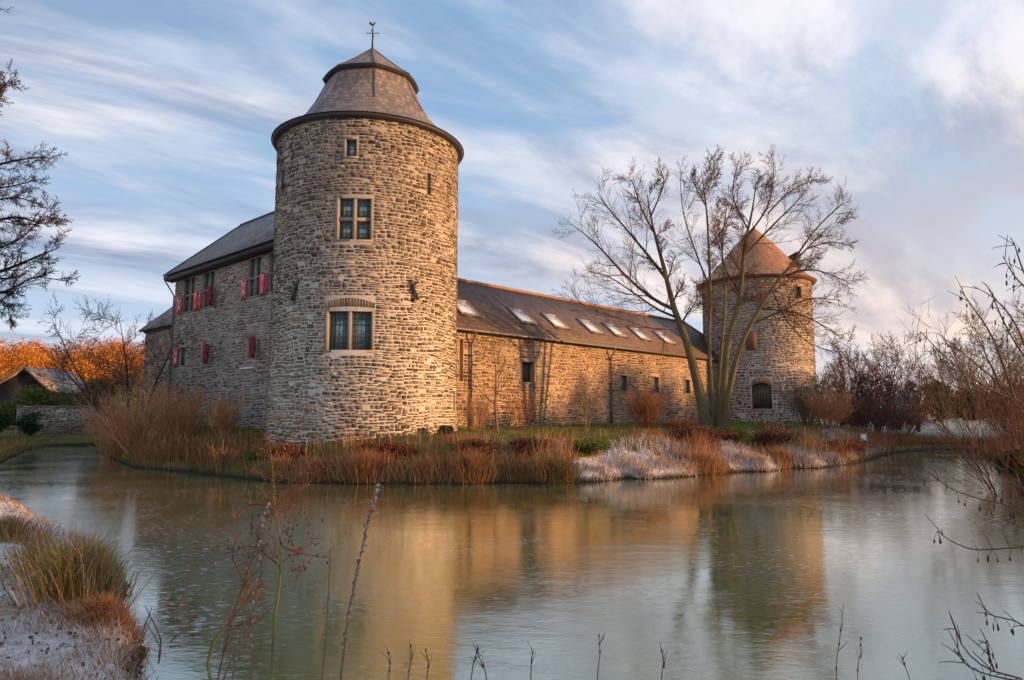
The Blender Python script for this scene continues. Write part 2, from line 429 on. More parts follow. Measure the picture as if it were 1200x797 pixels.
M['autumn'] = tinted('autumn_wood_leaves', [(0.0, (0.17, 0.065, 0.015)), (0.35, (0.40, 0.14, 0.015)), (0.7, (0.58, 0.21, 0.02)), (1.0, (0.62, 0.33, 0.06))], 0.85, 0.02, 0.4, transl=0.2)
M['russetleaf'] = tinted('russet_leaves', [(0.0, (0.06, 0.02, 0.012)), (0.5, (0.17, 0.06, 0.035)), (1.0, (0.34, 0.15, 0.07))], 0.85, 0.8, 0.3, transl=0.2)

# ------------------------------------------------------------------ ground and pond
ISLE = [(-16, 100)]  # (kept for reference of the moat's far end; not used)
pond_pts = [gp(*p)[:2] for p in [(0, 543), (30, 528), (60, 522.5), (100, 520.5), (122, 521), (122, 526), (114, 530), (135, 539), (157, 548), (211, 553), (270, 560), (330, 566),
            (430, 567.5), (540, 568), (600, 566), (640, 568), (700, 565), (735, 561), (760, 562), (835, 557), (870, 553), (900, 553), (930, 549), (960, 549), (1005, 543), (1020, 539),
            (1050, 531), (1100, 527), (1140, 528), (1155, 535), (1175, 549), (1200, 566)]]
pond_pts += [np.array(p) for p in [(22, 19), (17, 10), (12, 5.2), (6, 4.2), (1.5, 4.3), (-1.6, 4.6), (-2.6, 5.6)]]
pond_pts += [gp(*p)[:2] for p in [(162, 790), (172, 765), (158, 745), (140, 715), (150, 690), (135, 660), (62, 626), (30, 603), (0, 586)]]
pond_pts += [np.array(p) for p in [(-20, 19.5), (-45, 22), (-45, 38), (-30, 35)]]
POND = np.array(pond_pts)

def noise2(x, y, seed=0, octv=4, scale=1.0):
    """cheap smooth value noise"""
    rs = np.random.RandomState(seed); tab = rs.rand(64, 64)
    out = 0; amp = 1.0; tot = 0
    for o in range(octv):
        X = x * scale * 2 ** o; Y = y * scale * 2 ** o
        xi = np.floor(X).astype(int); yi = np.floor(Y).astype(int)
        fx = X - xi; fy = Y - yi; fx = fx * fx * (3 - 2 * fx); fy = fy * fy * (3 - 2 * fy)
        g = lambda a, b: tab[a % 64, b % 64]
        out = out + amp * ((g(xi, yi) * (1 - fx) + g(xi + 1, yi) * fx) * (1 - fy) + (g(xi, yi + 1) * (1 - fx) + g(xi + 1, yi + 1) * fx) * fy)
        tot += amp; amp *= 0.5
    return out / tot
def sdist(x, y):
    """distance to the pond's edge, positive on land"""
    x = np.asarray(x, float); y = np.asarray(y, float)
    best = np.full(x.shape, 1e9); inside = np.zeros(x.shape, bool)
    n = len(POND)
    for i in range(n):
        a = POND[i]; b = POND[(i + 1) % n]
        dx, dy = b - a
        tt = np.clip(((x - a[0]) * dx + (y - a[1]) * dy) / (dx * dx + dy * dy + 1e-12), 0, 1)
        best = np.minimum(best, np.hypot(x - a[0] - tt * dx, y - a[1] - tt * dy))
        cond = ((a[1] > y) != (b[1] > y))
        with np.errstate(divide='ignore', invalid='ignore'):
            xc = a[0] + (y - a[1]) * dx / (dy if dy != 0 else 1e-12)
        inside ^= cond & (x < xc)
    return np.where(inside, -best, best)
def sm(t):
    t = np.clip(t, 0, 1); return t * t * (3 - 2 * t)
def isle(x, y):
    """1 on the castle's land, 0 on the outer banks"""
    a = sm((y - 20) / 4) * sm((x + 23 + (y - 40) * 0.0) / 3) * sm((26 + (y - 44) * 0.2 - x) / 6)
    return a
def height(x, y, d=None):
    x = np.asarray(x, float); y = np.asarray(y, float)
    if d is None: d = sdist(x, y)
    il = isle(x, y)
    land = 0.30 * sm(d / 0.30) + (0.35 + 0.85 * il) * sm(d / 4.2) + 0.10 * sm(d / 12)
    land = land + 0.14 * (noise2(x, y, 3, 3, 0.7) - 0.5) * sm(d / 1.0) + 0.05 * (noise2(x, y, 5, 3, 3.0) - 0.5) * sm(d / 0.5)
    land = land + 0.5 * sm((d - 10) / 60) * (1 - il)
    near = sm((7 - y) / 6) * sm((8 - np.abs(x)) / 4)           # the photographer's bank
    land = land + 0.25 * near * sm(d / 1.5)
    hill = 15.0 * sm((y - 120) / 110) * sm((-x - 20 - (y - 150) * 0.05) / 60)
    bed = -0.06 - 0.9 * sm(-d / 1.5)
    return np.where(d > 0, land + hill, bed)
def gh(x, y):
    """where the line of sight through a photograph point meets the ground"""
    a, b = ray(x, y); Y = np.arange(4, 90, 0.03); z = height(a * Y, Y); k = int(np.argmax(EYE + b * Y <= np.maximum(z, 0)))
    return np.array((a * Y[k], Y[k], max(z[k], 0)))
def hz(x, y): return float(height(np.array([x]), np.array([y]))[0])

def axis_lines(fine0, fine1, step, lo, hi):
    a = list(np.arange(fine0, fine1 + 1e-6, step)); s = step; v = fine1
    while v < hi: s *= 1.22; v += s; a.append(min(v, hi))
    s = step; v = fine0
    while v > lo: s *= 1.22; v -= s; a.insert(0, max(v, lo))
    return np.array(a)
gx = axis_lines(-27, 30, 0.24, -3000, 3000); gy = axis_lines(1.5, 50, 0.24, -60, 4000)
GX, GY = np.meshgrid(gx, gy, indexing='ij')
GD = sdist(GX, GY); GZ = height(GX, GY, GD)
GZ = np.where(GY > 400, np.minimum(GZ, 15), GZ)
nx_, ny_ = len(gx), len(gy)
ii = (np.arange(nx_ - 1)[:, None] * ny_ + np.arange(ny_ - 1)[None, :]).ravel()
gm = MB()
GIL = isle(GX, GY)
frostz = sm((GX - 29) / 6) * sm((GY - 45) / 5) * (1 - sm((GY - 110) / 40)) * 0.95       # the frosted meadow beyond the pond
nearfrost = sm((20 - GY) / 3) * (0.35 + 0.65 * sm((noise2(GX, GY, 11, 3, 0.9) - 0.35) / 0.2)) * sm(GD / 0.5)
def snow_patch(x, y):
    m = 0
    for (a, b, c) in ((706, 553, 1.3), (735, 549, 1.6), (765, 548, 1.4), (872, 541, 1.4), (893, 545, 1.2), (948, 542, 1.4)):
        q = gh(a, b); m = np.maximum(m, np.exp(-(((x - q[0]) / c) ** 2 + ((y - q[1]) / (c * 1.3)) ** 2) * 0.9))
    return m
zone = np.clip(frostz + nearfrost + (snow_patch(GX, GY) > 0.25 + 0.5 * noise2(GX, GY, 12, 3, 2.0)) * (GD > 0.12) * (GY < 46), 0, 1)
gm.add(np.stack([GX, GY, GZ], -1).reshape(-1, 3), np.stack([ii, ii + ny_, ii + ny_ + 1, ii + 1], 1), zone.ravel())
def ground_mat():
    m, t, b = material('turf_and_frost')
    geo = t.add('ShaderNodeNewGeometry'); atn = t.add('ShaderNodeAttribute', attribute_name='tint')
    Pp = geo.outputs['Position']
    nA = t.noise(Pp, 0.35, 6, 0.65); nB = t.noise(Pp, 6.0, 5, 0.7); nC = t.noise(Pp, 1.7, 5, 0.65)
    turf = t.ramp(t.math('ADD', t.math('MULTIPLY', nA, 0.6), t.math('MULTIPLY', nB, 0.4)), [(0.3, (0.05, 0.045, 0.015)), (0.47, (0.10, 0.11, 0.025)), (0.6, (0.17, 0.16, 0.04)), (0.75, (0.24, 0.17, 0.06))])
    leaf = t.ramp(nB, [(0.35, (0.09, 0.045, 0.022)), (0.6, (0.24, 0.12, 0.05)), (0.75, (0.40, 0.25, 0.12))])
    c = t.mix(t.ramp(nC, [(0.45, 0.0), (0.6, 0.85)]), turf, leaf)
    fr = t.mix(t.ramp(t.noise(Pp, 14.0, 4, 0.7), [(0.35, 0.0), (0.6, 1.0)]), (0.50, 0.45, 0.40), (0.86, 0.86, 0.89))
    fr = t.mix(t.ramp(t.noise(Pp, 2.2, 5, 0.7), [(0.50, 0.0), (0.66, 0.8)]), fr, (0.30, 0.19, 0.11))
    far = t.math('GREATER_THAN', t.add('ShaderNodeSeparateXYZ', inp={0: Pp}).outputs[1], 47.0)
    fr = t.mix(far, fr, t.mix(nB, (0.22, 0.27, 0.20), (0.44, 0.50, 0.44)))
    c = t.mix(atn.outputs['Fac'], c, fr)
    # wet dark mud right at the water
    sp = t.add('ShaderNodeSeparateXYZ', inp={0: Pp})
    wet = t.ramp(sp.outputs[2], [(0.04, 1.0), (0.22, 0.0)])
    c = t.mix(wet, c, (0.028, 0.022, 0.015))
    t.l.new(c, b.inputs['Base Color']); b.inputs['Roughness'].default_value = 0.95; b.inputs['Specular IOR Level'].default_value = 0.15
    bp = t.add('ShaderNodeBump'); t.l.new(nB, bp.inputs['Height']); bp.inputs['Strength'].default_value = 0.9; bp.inputs['Distance'].default_value = 0.08
    t.l.new(bp.outputs[0], b.inputs['Normal'])
    return m
M['ground'] = ground_mat()
kind(gm.build('ground', M['ground'], smooth=True), 'structure')

def ice_mat():
    m, t, b = material('thin_ice')
    geo = t.add('ShaderNodeNewGeometry'); Pp = geo.outputs['Position']
    big = t.noise(Pp, 0.16, 5, 0.6, 0.6)
    rip = t.noise(t.mapping(Pp, scale=(0.8, 1.6, 1), rot=(0, 0, R(12))), 1.6, 6, 0.62, 0.5)
    fine = t.noise(t.mapping(Pp, scale=(0.9, 2.0, 1), rot=(0, 0, R(-8))), 7.0, 5, 0.6, 0.4)
    c = t.mix(t.ramp(big, [(0.35, 0.0), (0.65, 1.0)]), (0.09, 0.135, 0.012), (0.20, 0.18, 0.03))
    # rime and scratches frozen into the surface
    vor = t.add('ShaderNodeTexVoronoi', feature='DISTANCE_TO_EDGE'); t.l.new(t.mapping(Pp, scale=(0.55, 1.3, 1), rot=(0, 0, R(20))), vor.inputs['Vector']); vor.inputs['Scale'].default_value = 1.2
    crack = t.ramp(vor.outputs['Distance'], [(0.0, 1.0), (0.012, 0.0)])
    crack = t.math('MULTIPLY', crack, t.ramp(t.noise(Pp, 0.5, 3, 0.6), [(0.55, 0.0), (0.68, 0.35)]))
    rime = t.ramp(fine, [(0.50, 0.0), (0.66, 0.62)])
    rime = t.math('MULTIPLY', rime, t.ramp(t.noise(Pp, 0.28, 4, 0.6), [(0.40, 0.2), (0.60, 1.0)]))
    rr = t.math('MAXIMUM', rime, crack)
    c = t.mix(rr, c, (0.62, 0.64, 0.66))
    t.l.new(c, b.inputs['Base Color'])
    ro = t.math('ADD', t.ramp(big, [(0.3, 0.02), (0.7, 0.08)]), t.math('MULTIPLY', rr, 0.4))
    t.l.new(ro, b.inputs['Roughness'])
    b.inputs['IOR'].default_value = 1.33
    bp = t.add('ShaderNodeBump'); bp.inputs['Distance'].default_value = 0.02
    t.l.new(t.ramp(t.noise(t.mapping(Pp, scale=(0.6, 1, 1)), 0.22, 4, 0.6), [(0.38, 0.06), (0.62, 0.38)]), bp.inputs['Strength'])
    t.l.new(t.math('ADD', t.math('MULTIPLY', rip, 1.0), t.math('MULTIPLY', fine, 0.35)), bp.inputs['Height'])
    t.l.new(bp.outputs[0], b.inputs['Normal'])
    gl = t.add('ShaderNodeBsdfGlossy'); gl.inputs['Color'].default_value = (0.86, 0.91, 0.88, 1)
    t.l.new(ro, gl.inputs['Roughness']); t.l.new(bp.outputs[0], gl.inputs['Normal'])
    lw = t.add('ShaderNodeLayerWeight'); lw.inputs['Blend'].default_value = 0.5; t.l.new(bp.outputs[0], lw.inputs['Normal'])
    fr_ = t.ramp(lw.outputs['Facing'], [(0.0, 0.05), (0.5, 0.25), (0.72, 0.52), (0.95, 0.80)])
    mx = t.add('ShaderNodeMixShader'); t.l.new(t.math('MULTIPLY', fr_, t.math('MULTIPLY_ADD', rr, -0.6, 1.0)), mx.inputs[0]); t.l.new(b.outputs[0], mx.inputs[1]); t.l.new(gl.outputs[0], mx.inputs[2])
    t.l.new(mx.outputs[0], t.n['Material Output'].inputs[0])
    return m
M['ice'] = ice_mat()
im = MB()
im.add([(-46, 3.2, 0), (30, 3.2, 0), (36, 50, 0), (-46, 50, 0)], np.array([[0, 1, 2, 3]]))
kind(im.build('pond_ice', M['ice']), 'structure')

# ------------------------------------------------------------------ castle frame
TC = np.array((-6.81, 32.19))               # centre of the near round tower = corner of the castle
d1 = np.array((0.680, 0.733)); d1 /= np.linalg.norm(d1)
d2 = np.array((-d1[1], d1[0]))
def W(s, t, z):
    s, t, z = np.broadcast_arrays(np.asarray(s, float), np.asarray(t, float), np.asarray(z, float))
    return np.stack([TC[0] + s * d1[0] + t * d2[0], TC[1] + s * d1[1] + t * d2[1], z], -1)
def cylmap(c, prof):
    a0 = math.atan2(-c[1], -c[0]); R0 = prof(6.0)
    def mp(u, v, d):
        u, v, d = np.broadcast_arrays(np.asarray(u, float), np.asarray(v, float), np.asarray(d, float))
        a = a0 + u / R0; r = prof(v) + d
        return np.stack([c[0] + r * np.cos(a), c[1] + r * np.sin(a), v], -1)
    def inv(x, y):
        ax, bz = ray(x, y); lo = None
        for it in range(3):
            r = R0 if lo is None else prof(lo[1])
            A = ax * ax + 1; B = -2 * (ax * c[0] + c[1]); Cc = c[0] ** 2 + c[1] ** 2 - r * r
            disc = max(B * B - 4 * A * Cc, 0); Y = (-B - math.sqrt(disc)) / (2 * A)
            a = math.atan2(Y - c[1], ax * Y - c[0]); da = (a - a0 + math.pi) % (2 * math.pi) - math.pi
            lo = (da * R0, EYE + bz * Y)
        return lo
    return mp, inv, R0
def flat(o, du, nrm):
    """wall map: o origin (2), du unit direction of u, nrm outward"""
    def mp(u, v, d):
        u, v, d = np.broadcast_arrays(np.asarray(u, float), np.asarray(v, float), np.asarray(d, float))
        return np.stack([o[0] + u * du[0] + d * nrm[0], o[1] + u * du[1] + d * nrm[1], v], -1)
    def inv(x, y):
        ax, bz = ray(x, y)
        # Y*(ax,1) = o + u*du
        A = np.array([[ax, -du[0]], [1, -du[1]]]); Y, u = np.linalg.solve(A, o)
        return float(u), float(EYE + bz * Y)
    return mp, inv
def rect(inv, x0, y0, x1, y1):
    """wall rectangle from the photograph's box corners"""
    a = inv(x0, (y0 + y1) / 2)[0]; b = inv(x1, (y0 + y1) / 2)[0]; xm = (x0 + x1) / 2
    return (a, b, inv(xm, y1)[1], inv(xm, y0)[1])

def wall_sheet(mb, mp, u0, u1, v0, v1, holes, depth=0.35, du=0.5):
    us = sorted(set([round(a, 4) for a in np.linspace(u0, u1, max(2, int((u1 - u0) / du) + 1))] + [round(a, 4) for h in holes for a in h[:2]]))
    vs = sorted(set([round(a, 4) for a in np.linspace(v0, v1, max(2, int((v1 - v0) / 1.0) + 1))] + [round(a, 4) for h in holes for a in h[2:]]))
    us = np.array(us); vs = np.array(vs)
    U, V = np.meshgrid(us, vs, indexing='ij')
    P_ = mp(U, V, 0 * U).reshape(-1, 3); nv = len(vs); q = []
    for i in range(len(us) - 1):
        for j in range(nv - 1):
            cu, cv = (us[i] + us[i + 1]) / 2, (vs[j] + vs[j + 1]) / 2
            if any(h[0] < cu < h[1] and h[2] < cv < h[3] for h in holes): continue
            a = i * nv + j; q.append((a, a + nv, a + nv + 1, a + 1))
    mb.add(P_, np.array(q))
    for (a, b, c, e) in holes:
        for (p, q_) in (((a, c), (b, c)), ((b, c), (b, e)), ((b, e), (a, e)), ((a, e), (a, c))):
            V4 = np.stack([mp(p[0], p[1], 0), mp(q_[0], q_[1], 0), mp(q_[0], q_[1], -depth), mp(p[0], p[1], -depth)])
            mb.add(V4, np.array([[0, 1, 2, 3]]))

def lay_stones(u0, u1, v0, v1, holes, hr, wr, rng, tintf, joint=0.035):
    out = []
    v = v0
    while v < v1:
        h = rng.uniform(*hr)
        if v + h > v1: h = v1 - v
        if h < 0.05: break
        blk = sorted([(a, b) for (a, b, c, e) in holes if c < v + h - 0.02 and e > v + 0.02])
        segs = []; cur = u0
        for a, b in blk:
            if a > cur: segs.append((cur, a))
            cur = max(cur, b)
        if cur < u1: segs.append((cur, u1))
        for (a, b) in segs:
            u = a
            while u < b - 0.04:
                wd = rng.uniform(*wr) * (1 + 0.7 * (rng.rand() < 0.12))
                if u + wd > b - wr[0] * 0.6: wd = b - u
                if h > 0.13 and rng.rand() < 0.12:          # two thin stones on each other
                    f = rng.uniform(0.4, 0.6)
                    out.append((u, u + wd, v, v + h * f)); out.append((u, u + wd, v + h * f, v + h))
                elif rng.rand() > 0.03:
                    out.append((u, u + wd, v, v + h))
                u += wd
        v += h
    A = np.array(out)
    cu = (A[:, 0] + A[:, 1]) / 2; cv = (A[:, 2] + A[:, 3]) / 2
    wav = rng.normal(0, 0.012, len(cu)) + 0.05 * np.sin(cu * 1.3 + cv * 0.7) + 0.035 * np.sin(cu * 3.1 + cv * 1.9)
    edge = np.array([min([max(max(a - x, x - b), max(c - y, y - e)) for (a, b, c, e) in holes] + [9]) for x, y in zip(cu, cv)])
    cv = cv + wav * np.clip((edge - 0.3) / 0.6, 0, 1)
    hw = (A[:, 1] - A[:, 0]) / 2 - joint * rng.uniform(0.35, 0.9, len(A)); hh = (A[:, 3] - A[:, 2]) / 2 - joint * rng.uniform(0.3, 0.75, len(A))
    hw = np.maximum(hw, 0.03); hh = np.maximum(hh, 0.02)
    tint = tintf(cu, cv, rng)
    return dict(cu=cu, cv=cv, hw=hw, hh=hh, tint=tint, proud=rng.uniform(0.006, 0.040, len(A)))
def stone_geo(mp, st, idx, rng):
    """8 sided irregular stones as vertex and face arrays"""
    n = len(idx); cu, cv, hw, hh, pr = (st[k][idx][:, None] for k in ('cu', 'cv', 'hw', 'hh', 'proud'))
    ch = np.minimum(hw, hh) * rng.uniform(0.15, 0.7, (n, 8)); s = np.array
    X = s([-1, 1, 1, 1, 1, -1, -1, -1]) * hw + s([1, -1, 0, 0, -1, 1, 0, 0]) * ch
    Z = s([-1, -1, -1, 1, 1, 1, 1, -1]) * hh + s([0, 0, 1, -1, 0, 0, -1, 1]) * ch
    X = X + rng.uniform(-0.1, 0.1, (n, 8)) * hw * 0.6; Z = Z + rng.uniform(-0.14, 0.14, (n, 8)) * hh
    B = mp(cu + X, cv + Z, np.full_like(X, -0.01)); Fr = mp(cu + X * 0.95, cv + Z * 0.93, pr + rng.uniform(-0.008, 0.008, (n, 8)))
    V = np.concatenate([B, Fr], 1)
    o = np.arange(8); sd_ = np.stack([o, (o + 1) % 8, 8 + (o + 1) % 8, 8 + o], 1)
    return V, sd_, np.array([[8, 9, 10, 11, 12, 13, 14, 15]])
def masonry(mp, st, mat, parent, rng, nparts, name='masonry'):
    """the stones that show largest become single parts, the others one mesh"""
    c = mp(st['cu'], st['cv'], 0 * st['cu']); e = mp(st['cu'], st['cv'], 0 * st['cu'] + 0.1) - c
    dv = c - np.array((0, 0, EYE)); dist = np.linalg.norm(dv, axis=1)
    face = -(dv * e).sum(1) / (dist * 0.1)
    area = st['hw'] * st['hh'] * np.clip(face, 0, 1) / dist ** 2
    order = np.argsort(-area)
    big, rest = order[:nparts], order[nparts:]
    V, sd_, fr = stone_geo(mp, st, rest, rng)
    mb = MB(); o = (np.arange(len(rest)) * 16)[:, None, None]
    mb.add(V.reshape(-1, 3), [(o + sd_[None]).reshape(-1, 4), (o + fr[None]).reshape(-1, 8)], np.repeat(st['tint'][rest], 16))
    kind(mb.build(name, mat, parent), 'stuff')
    if nparts:
        V, sd_, fr = stone_geo(mp, st, big, rng)
        for k in range(len(big)):
            mb = MB(); mb.add(V[k], [sd_, fr], st['tint'][big[k]]); mb.build('stone', mat, parent)

def set_run(ob, vals):
    a = ob.data.attributes.new('run', 'FLOAT', 'POINT'); a.data.foreach_set('value', np.asarray(vals, np.float32))

def lathe_roof(name, c, prof, nseg, mat, parent, phase=0.0, smooth=False, facet=None):
    """prof list of (r, z). facet: list of 0..1 how octagonal each ring is"""
    V = []; run = []
    for k, (r, z) in enumerate(prof):
        for i in range(nseg):
            a = phase + 2 * math.pi * i / nseg
            rr = r
            if facet and facet[k]:
                q = ((a - phase) % (math.pi / 4)) - math.pi / 8
                rr = r * ((1 - facet[k]) + facet[k] * math.cos(math.pi / 8) / math.cos(q))
            V.append((c[0] + rr * math.cos(a), c[1] + rr * math.sin(a), z)); run.append(a * 3.5)
    q = []
    for k in range(len(prof) - 1):
        for i in range(nseg):
            j = (i + 1) % nseg; q.append((k * nseg + i, k * nseg + j, (k + 1) * nseg + j, (k + 1) * nseg + i))
    mb = MB(); mb.add(V, np.array(q)); ob = mb.build(name, mat, parent, smooth=smooth); set_run(ob, run)
    return ob

def make_window(mp, r, parent, nx, ny, px_, py_, surround=0.16, sill=True, depth=0.28, glass='glass', stone='ashlar', bars='frame', mull=0.12, out=0.035):
    """stone surround, mullions, leaded casements; r = (u0,u1,v0,v1) of the clear opening"""
    u0, u1, v0, v1 = r
    sb = MB()
    if surround:
        s_ = surround
        lbox(sb, mp, u0 - s_, u0, v0, v1, -depth, out); lbox(sb, mp, u1, u1 + s_, v0, v1, -depth, out)
        lbox(sb, mp, u0 - s_, u1 + s_, v1, v1 + s_, -depth, out + 0.004)
        lbox(sb, mp, u0 - s_ - 0.03, u1 + s_ + 0.03, v0 - s_ * 0.8, v0, -depth, out + 0.035)
    else:
        lbox(sb, mp, u0 - 0.02, u1 + 0.02, v0 - 0.05, v0 + 0.03, -depth, 0.03)
    win = sb.build('window', M[stone], parent)
    cw = (u1 - u0 - (nx - 1) * mull) / nx; chh = (v1 - v0 - (ny - 1) * mull) / ny
    if nx > 1 or ny > 1:
        mm = MB()
        for i in range(1, nx): lbox(mm, mp, u0 + i * cw + (i - 1) * mull, u0 + i * (cw + mull), v0, v1, -depth, out - 0.06)
        for j in range(1, ny): lbox(mm, mp, u0, u1, v0 + j * chh + (j - 1) * mull, v0 + j * (chh + mull), -depth, out - 0.055)
        mm.build('mullion', M[stone], win)
    for i in range(nx):
        for j in range(ny):
            a = u0 + i * (cw + mull); b = a + cw; c = v0 + j * (chh + mull); e = c + chh
            fm = MB(); t = 0.035
            lbox(fm, mp, a, a + t, c, e, -0.22, -0.14); lbox(fm, mp, b - t, b, c, e, -0.22, -0.14)
            lbox(fm, mp, a + t, b - t, c, c + t, -0.22, -0.142); lbox(fm, mp, a + t, b - t, e - t, e, -0.22, -0.142)
            for k in range(1, px_): x = a + (b - a) * k / px_; lbox(fm, mp, x - 0.011, x + 0.011, c + t, e - t, -0.2, -0.15)
            for k in range(1, py_): y = c + (e - c) * k / py_; lbox(fm, mp, a + t, b - t, y - 0.011, y + 0.011, -0.198, -0.152)
            fm.build('casement_frame', M[bars], win)
            pm = MB(); lbox(pm, mp, a + t, b - t, c + t, e - t, -0.19, -0.18); pm.build('pane', M[glass], win)
    return win
def grow_rect(r, a): return (r[0] - a, r[1] + a, r[2] - a, r[3] + a)

# ------------------------------------------------------------------ near round tower
rng = np.random.RandomState(7)
def prof1(v):
    v = np.asarray(v, float)
    return 4.19 + 0.10 * np.clip((6 - v) / 5, 0, 1) ** 1.5
mp1, inv1, R1 = cylmap(TC, prof1)
T1 = thing('round_tower', 'tall round rubble stone tower with flared octagonal slate roof and weathervane', 'tower', (TC[0], TC[1], 1.2))
wA = rect(inv1, 384.5, 364.5, 435, 410); wB = rect(inv1, 397, 232, 434, 280.5); wC = rect(inv1, 405.5, 163, 417.5, 183.5)
wD = rect(inv1, 529, 458, 534.5, 482.5)
wD = (R1 * 1.17, R1 * 1.17 + 0.42, wD[2], wD[3])
holes1 = [grow_rect(wA, 0.001), grow_rect(wB, 0.001), grow_rect(wC, 0.001), wD]
UMAX = R1 * 2.05
m_ = MB(); wall_sheet(m_, mp1, -R1 * math.pi, R1 * math.pi, 0.6, 15.0, holes1, 0.36, 0.4)
m_.build('wall', M['mortar_tower'], T1)
def tint1(u, v, rng):
    t = rng.beta(1.7, 1.9, len(u)) * 0.86
    pal = np.clip((7.5 - v) / 7, 0, 1) * 0.10
    t = t + pal - 0.08 * np.clip((v - 11.5) / 3, 0, 1)
    t = np.where(rng.rand(len(u)) < 0.16, rng.uniform(0.0, 0.14, len(u)), t)
    red = (v < 2.9) & (rng.rand(len(u)) < 0.2) | (v > 7.9) & (v < 8.6) & (np.abs(u + 0.4) < 1.1) & (rng.rand(len(u)) < 0.35)
    return np.where(red, rng.uniform(0.93, 1.0, len(u)), np.clip(t, 0, 0.86))
arch = [(wA[0] - 0.16, wA[1] + 0.16, wA[3] + 0.16, wA[3] + 0.50)]
hs = [grow_rect(wA, 0.14), grow_rect(wB, 0.13), grow_rect(wC, 0.10), grow_rect(wD, 0.05)] + arch
st1 = lay_stones(-UMAX, UMAX, 1.0, 14.85, hs, (0.085, 0.205), (0.13, 0.40), rng, tint1, 0.040)
masonry(mp1, st1, M['stone_brown'], T1, rng, 300)
# relieving arch of upright stones over the wide window
am = MB()
na = 17
for k in range(na):
    f = (k + 0.5) / na; uc = wA[0] - 0.14 + (wA[1] - wA[0] + 0.28) * f
    rise = 0.20 * (1 - (2 * f - 1) ** 2)
    hw = (wA[1] - wA[0] + 0.28) / na / 2 * 0.86
    lbox(am, mp1, uc - hw, uc + hw, wA[3] + 0.14 + rise * 0.3, wA[3] + 0.34 + rise, -0.01, 0.022 + rng.uniform(-0.008, 0.012), rng.uniform(0.1, 0.5))
am.build('relieving_arch', M['stone_brown'], T1)
make_window(mp1, wA, T1, 2, 1, 4, 6, 0.13, mull=0.15)
make_window(mp1, wB, T1, 2, 2, 2, 3, 0.12, mull=0.14)
make_window(mp1, wC, T1, 1, 1, 1, 2, 0.09)
make_window(mp1, wD, T1, 1, 1, 1, 3, 0.0)
# iron wall anchors
for (ax_, ay_, typ) in ((347, 340, 0), (484.5, 340, 1), (333, 212, 2), (502.5, 216, 2)):
    u, v = inv1(ax_, ay_); a_ = MB()
    def bar(pu, pv, qu, qv, wd=0.035):
        n_ = np.array([-(qv - pv), qu - pu]); n_ = n_ / np.linalg.norm(n_) * wd
        pts = [(pu + n_[0], pv + n_[1]), (pu - n_[0], pv - n_[1]), (qu - n_[0], qv - n_[1]), (qu + n_[0], qv + n_[1])]
        Vb = [mp1(a, b, 0.055) for a, b in pts] + [mp1(a, b, 0.10) for a, b in pts]
        a_.add(np.array(Vb), [np.array([[0, 1, 5, 4], [1, 2, 6, 5], [2, 3, 7, 6], [3, 0, 4, 7], [4, 5, 6, 7]])])
    if typ == 2: bar(u, v - 0.45, u, v + 0.45, 0.04)
    else:
        s_ = 1 if typ else -1
        bar(u - 0.2 * s_, v + 0.42, u + 0.22 * s_, v - 0.40); bar(u + 0.16 * s_, v + 0.40, u - 0.16 * s_, v - 0.05)
        bar(u - 0.02, v - 0.5, u, v)
    a_.build('wall_anchor', M['iron'], T1)
# eaves ring, skirt and cap
eb = MB()
for (ra, rb, za, zb) in ((4.18, 4.66, 14.78, 14.92),):
    n_ = 64; an = np.arange(n_) * 2 * math.pi / n_
    rings = [(4.12, 14.74), (4.40, 14.80), (4.46, 14.95), (4.12, 14.96)]
    V = np.concatenate([np.stack([TC[0] + r * np.cos(an), TC[1] + r * np.sin(an), np.full(n_, z)], 1) for r, z in rings])
    q = [(k * n_ + i, k * n_ + (i + 1) % n_, (k + 1) * n_ + (i + 1) % n_, (k + 1) * n_ + i) for k in range(3) for i in range(n_)]
    eb.add(V, np.array(q))
eb.build('eaves_board', M['lead'], T1, smooth=False)
ph = R(-90 - 0.5) + math.atan2(6.81, 32.19)   # one hip faces the pond
ph = math.atan2(-TC[1], -TC[0]) + R(3)
lathe_roof('roof_skirt', TC, [(4.50, 14.955), (4.18, 15.13), (3.66, 15.56), (3.12, 16.22), (2.60, 17.06), (2.14, 18.02), (1.98, 18.32)], 64, M['slate'], T1, ph, facet=[0, 0.1, 0.35, 0.6, 0.65, 0.6, 0.5])
lathe_roof('cap_soffit', TC, [(1.96, 18.06), (2.22, 18.10), (2.28, 18.24)], 64, M['lead'], T1, ph, facet=[0.5, 0.5, 0.5])
lathe_roof('roof_cap', TC, [(2.30, 18.235), (1.75, 18.62), (1.05, 19.20), (0.42, 19.75), (0.05, 20.1)], 64, M['slate'], T1, ph, facet=[0.5, 0.6, 0.7, 1, 1])
# hip rolls
hm = MB(); pl = []
for k in range(8):
    a = ph + k * math.pi / 4
    pts = [(TC[0] + r * math.cos(a), TC[1] + r * math.sin(a), z) for r, z in [(3.12, 16.24), (2.60, 17.08), (2.14, 18.02)]]
    pl.append((pts, [0.022] * 3))
    pts = [(TC[0] + r * math.cos(a), TC[1] + r * math.sin(a), z) for r, z in [(2.31, 18.25), (1.76, 18.64), (1.06, 19.22), (0.43, 19.77), (0.05, 20.1)]]
    pl.append((pts, [0.022] * 5))
tube_list(hm, pl, 5); hm.build('hip_rolls', M['zinc'], T1)
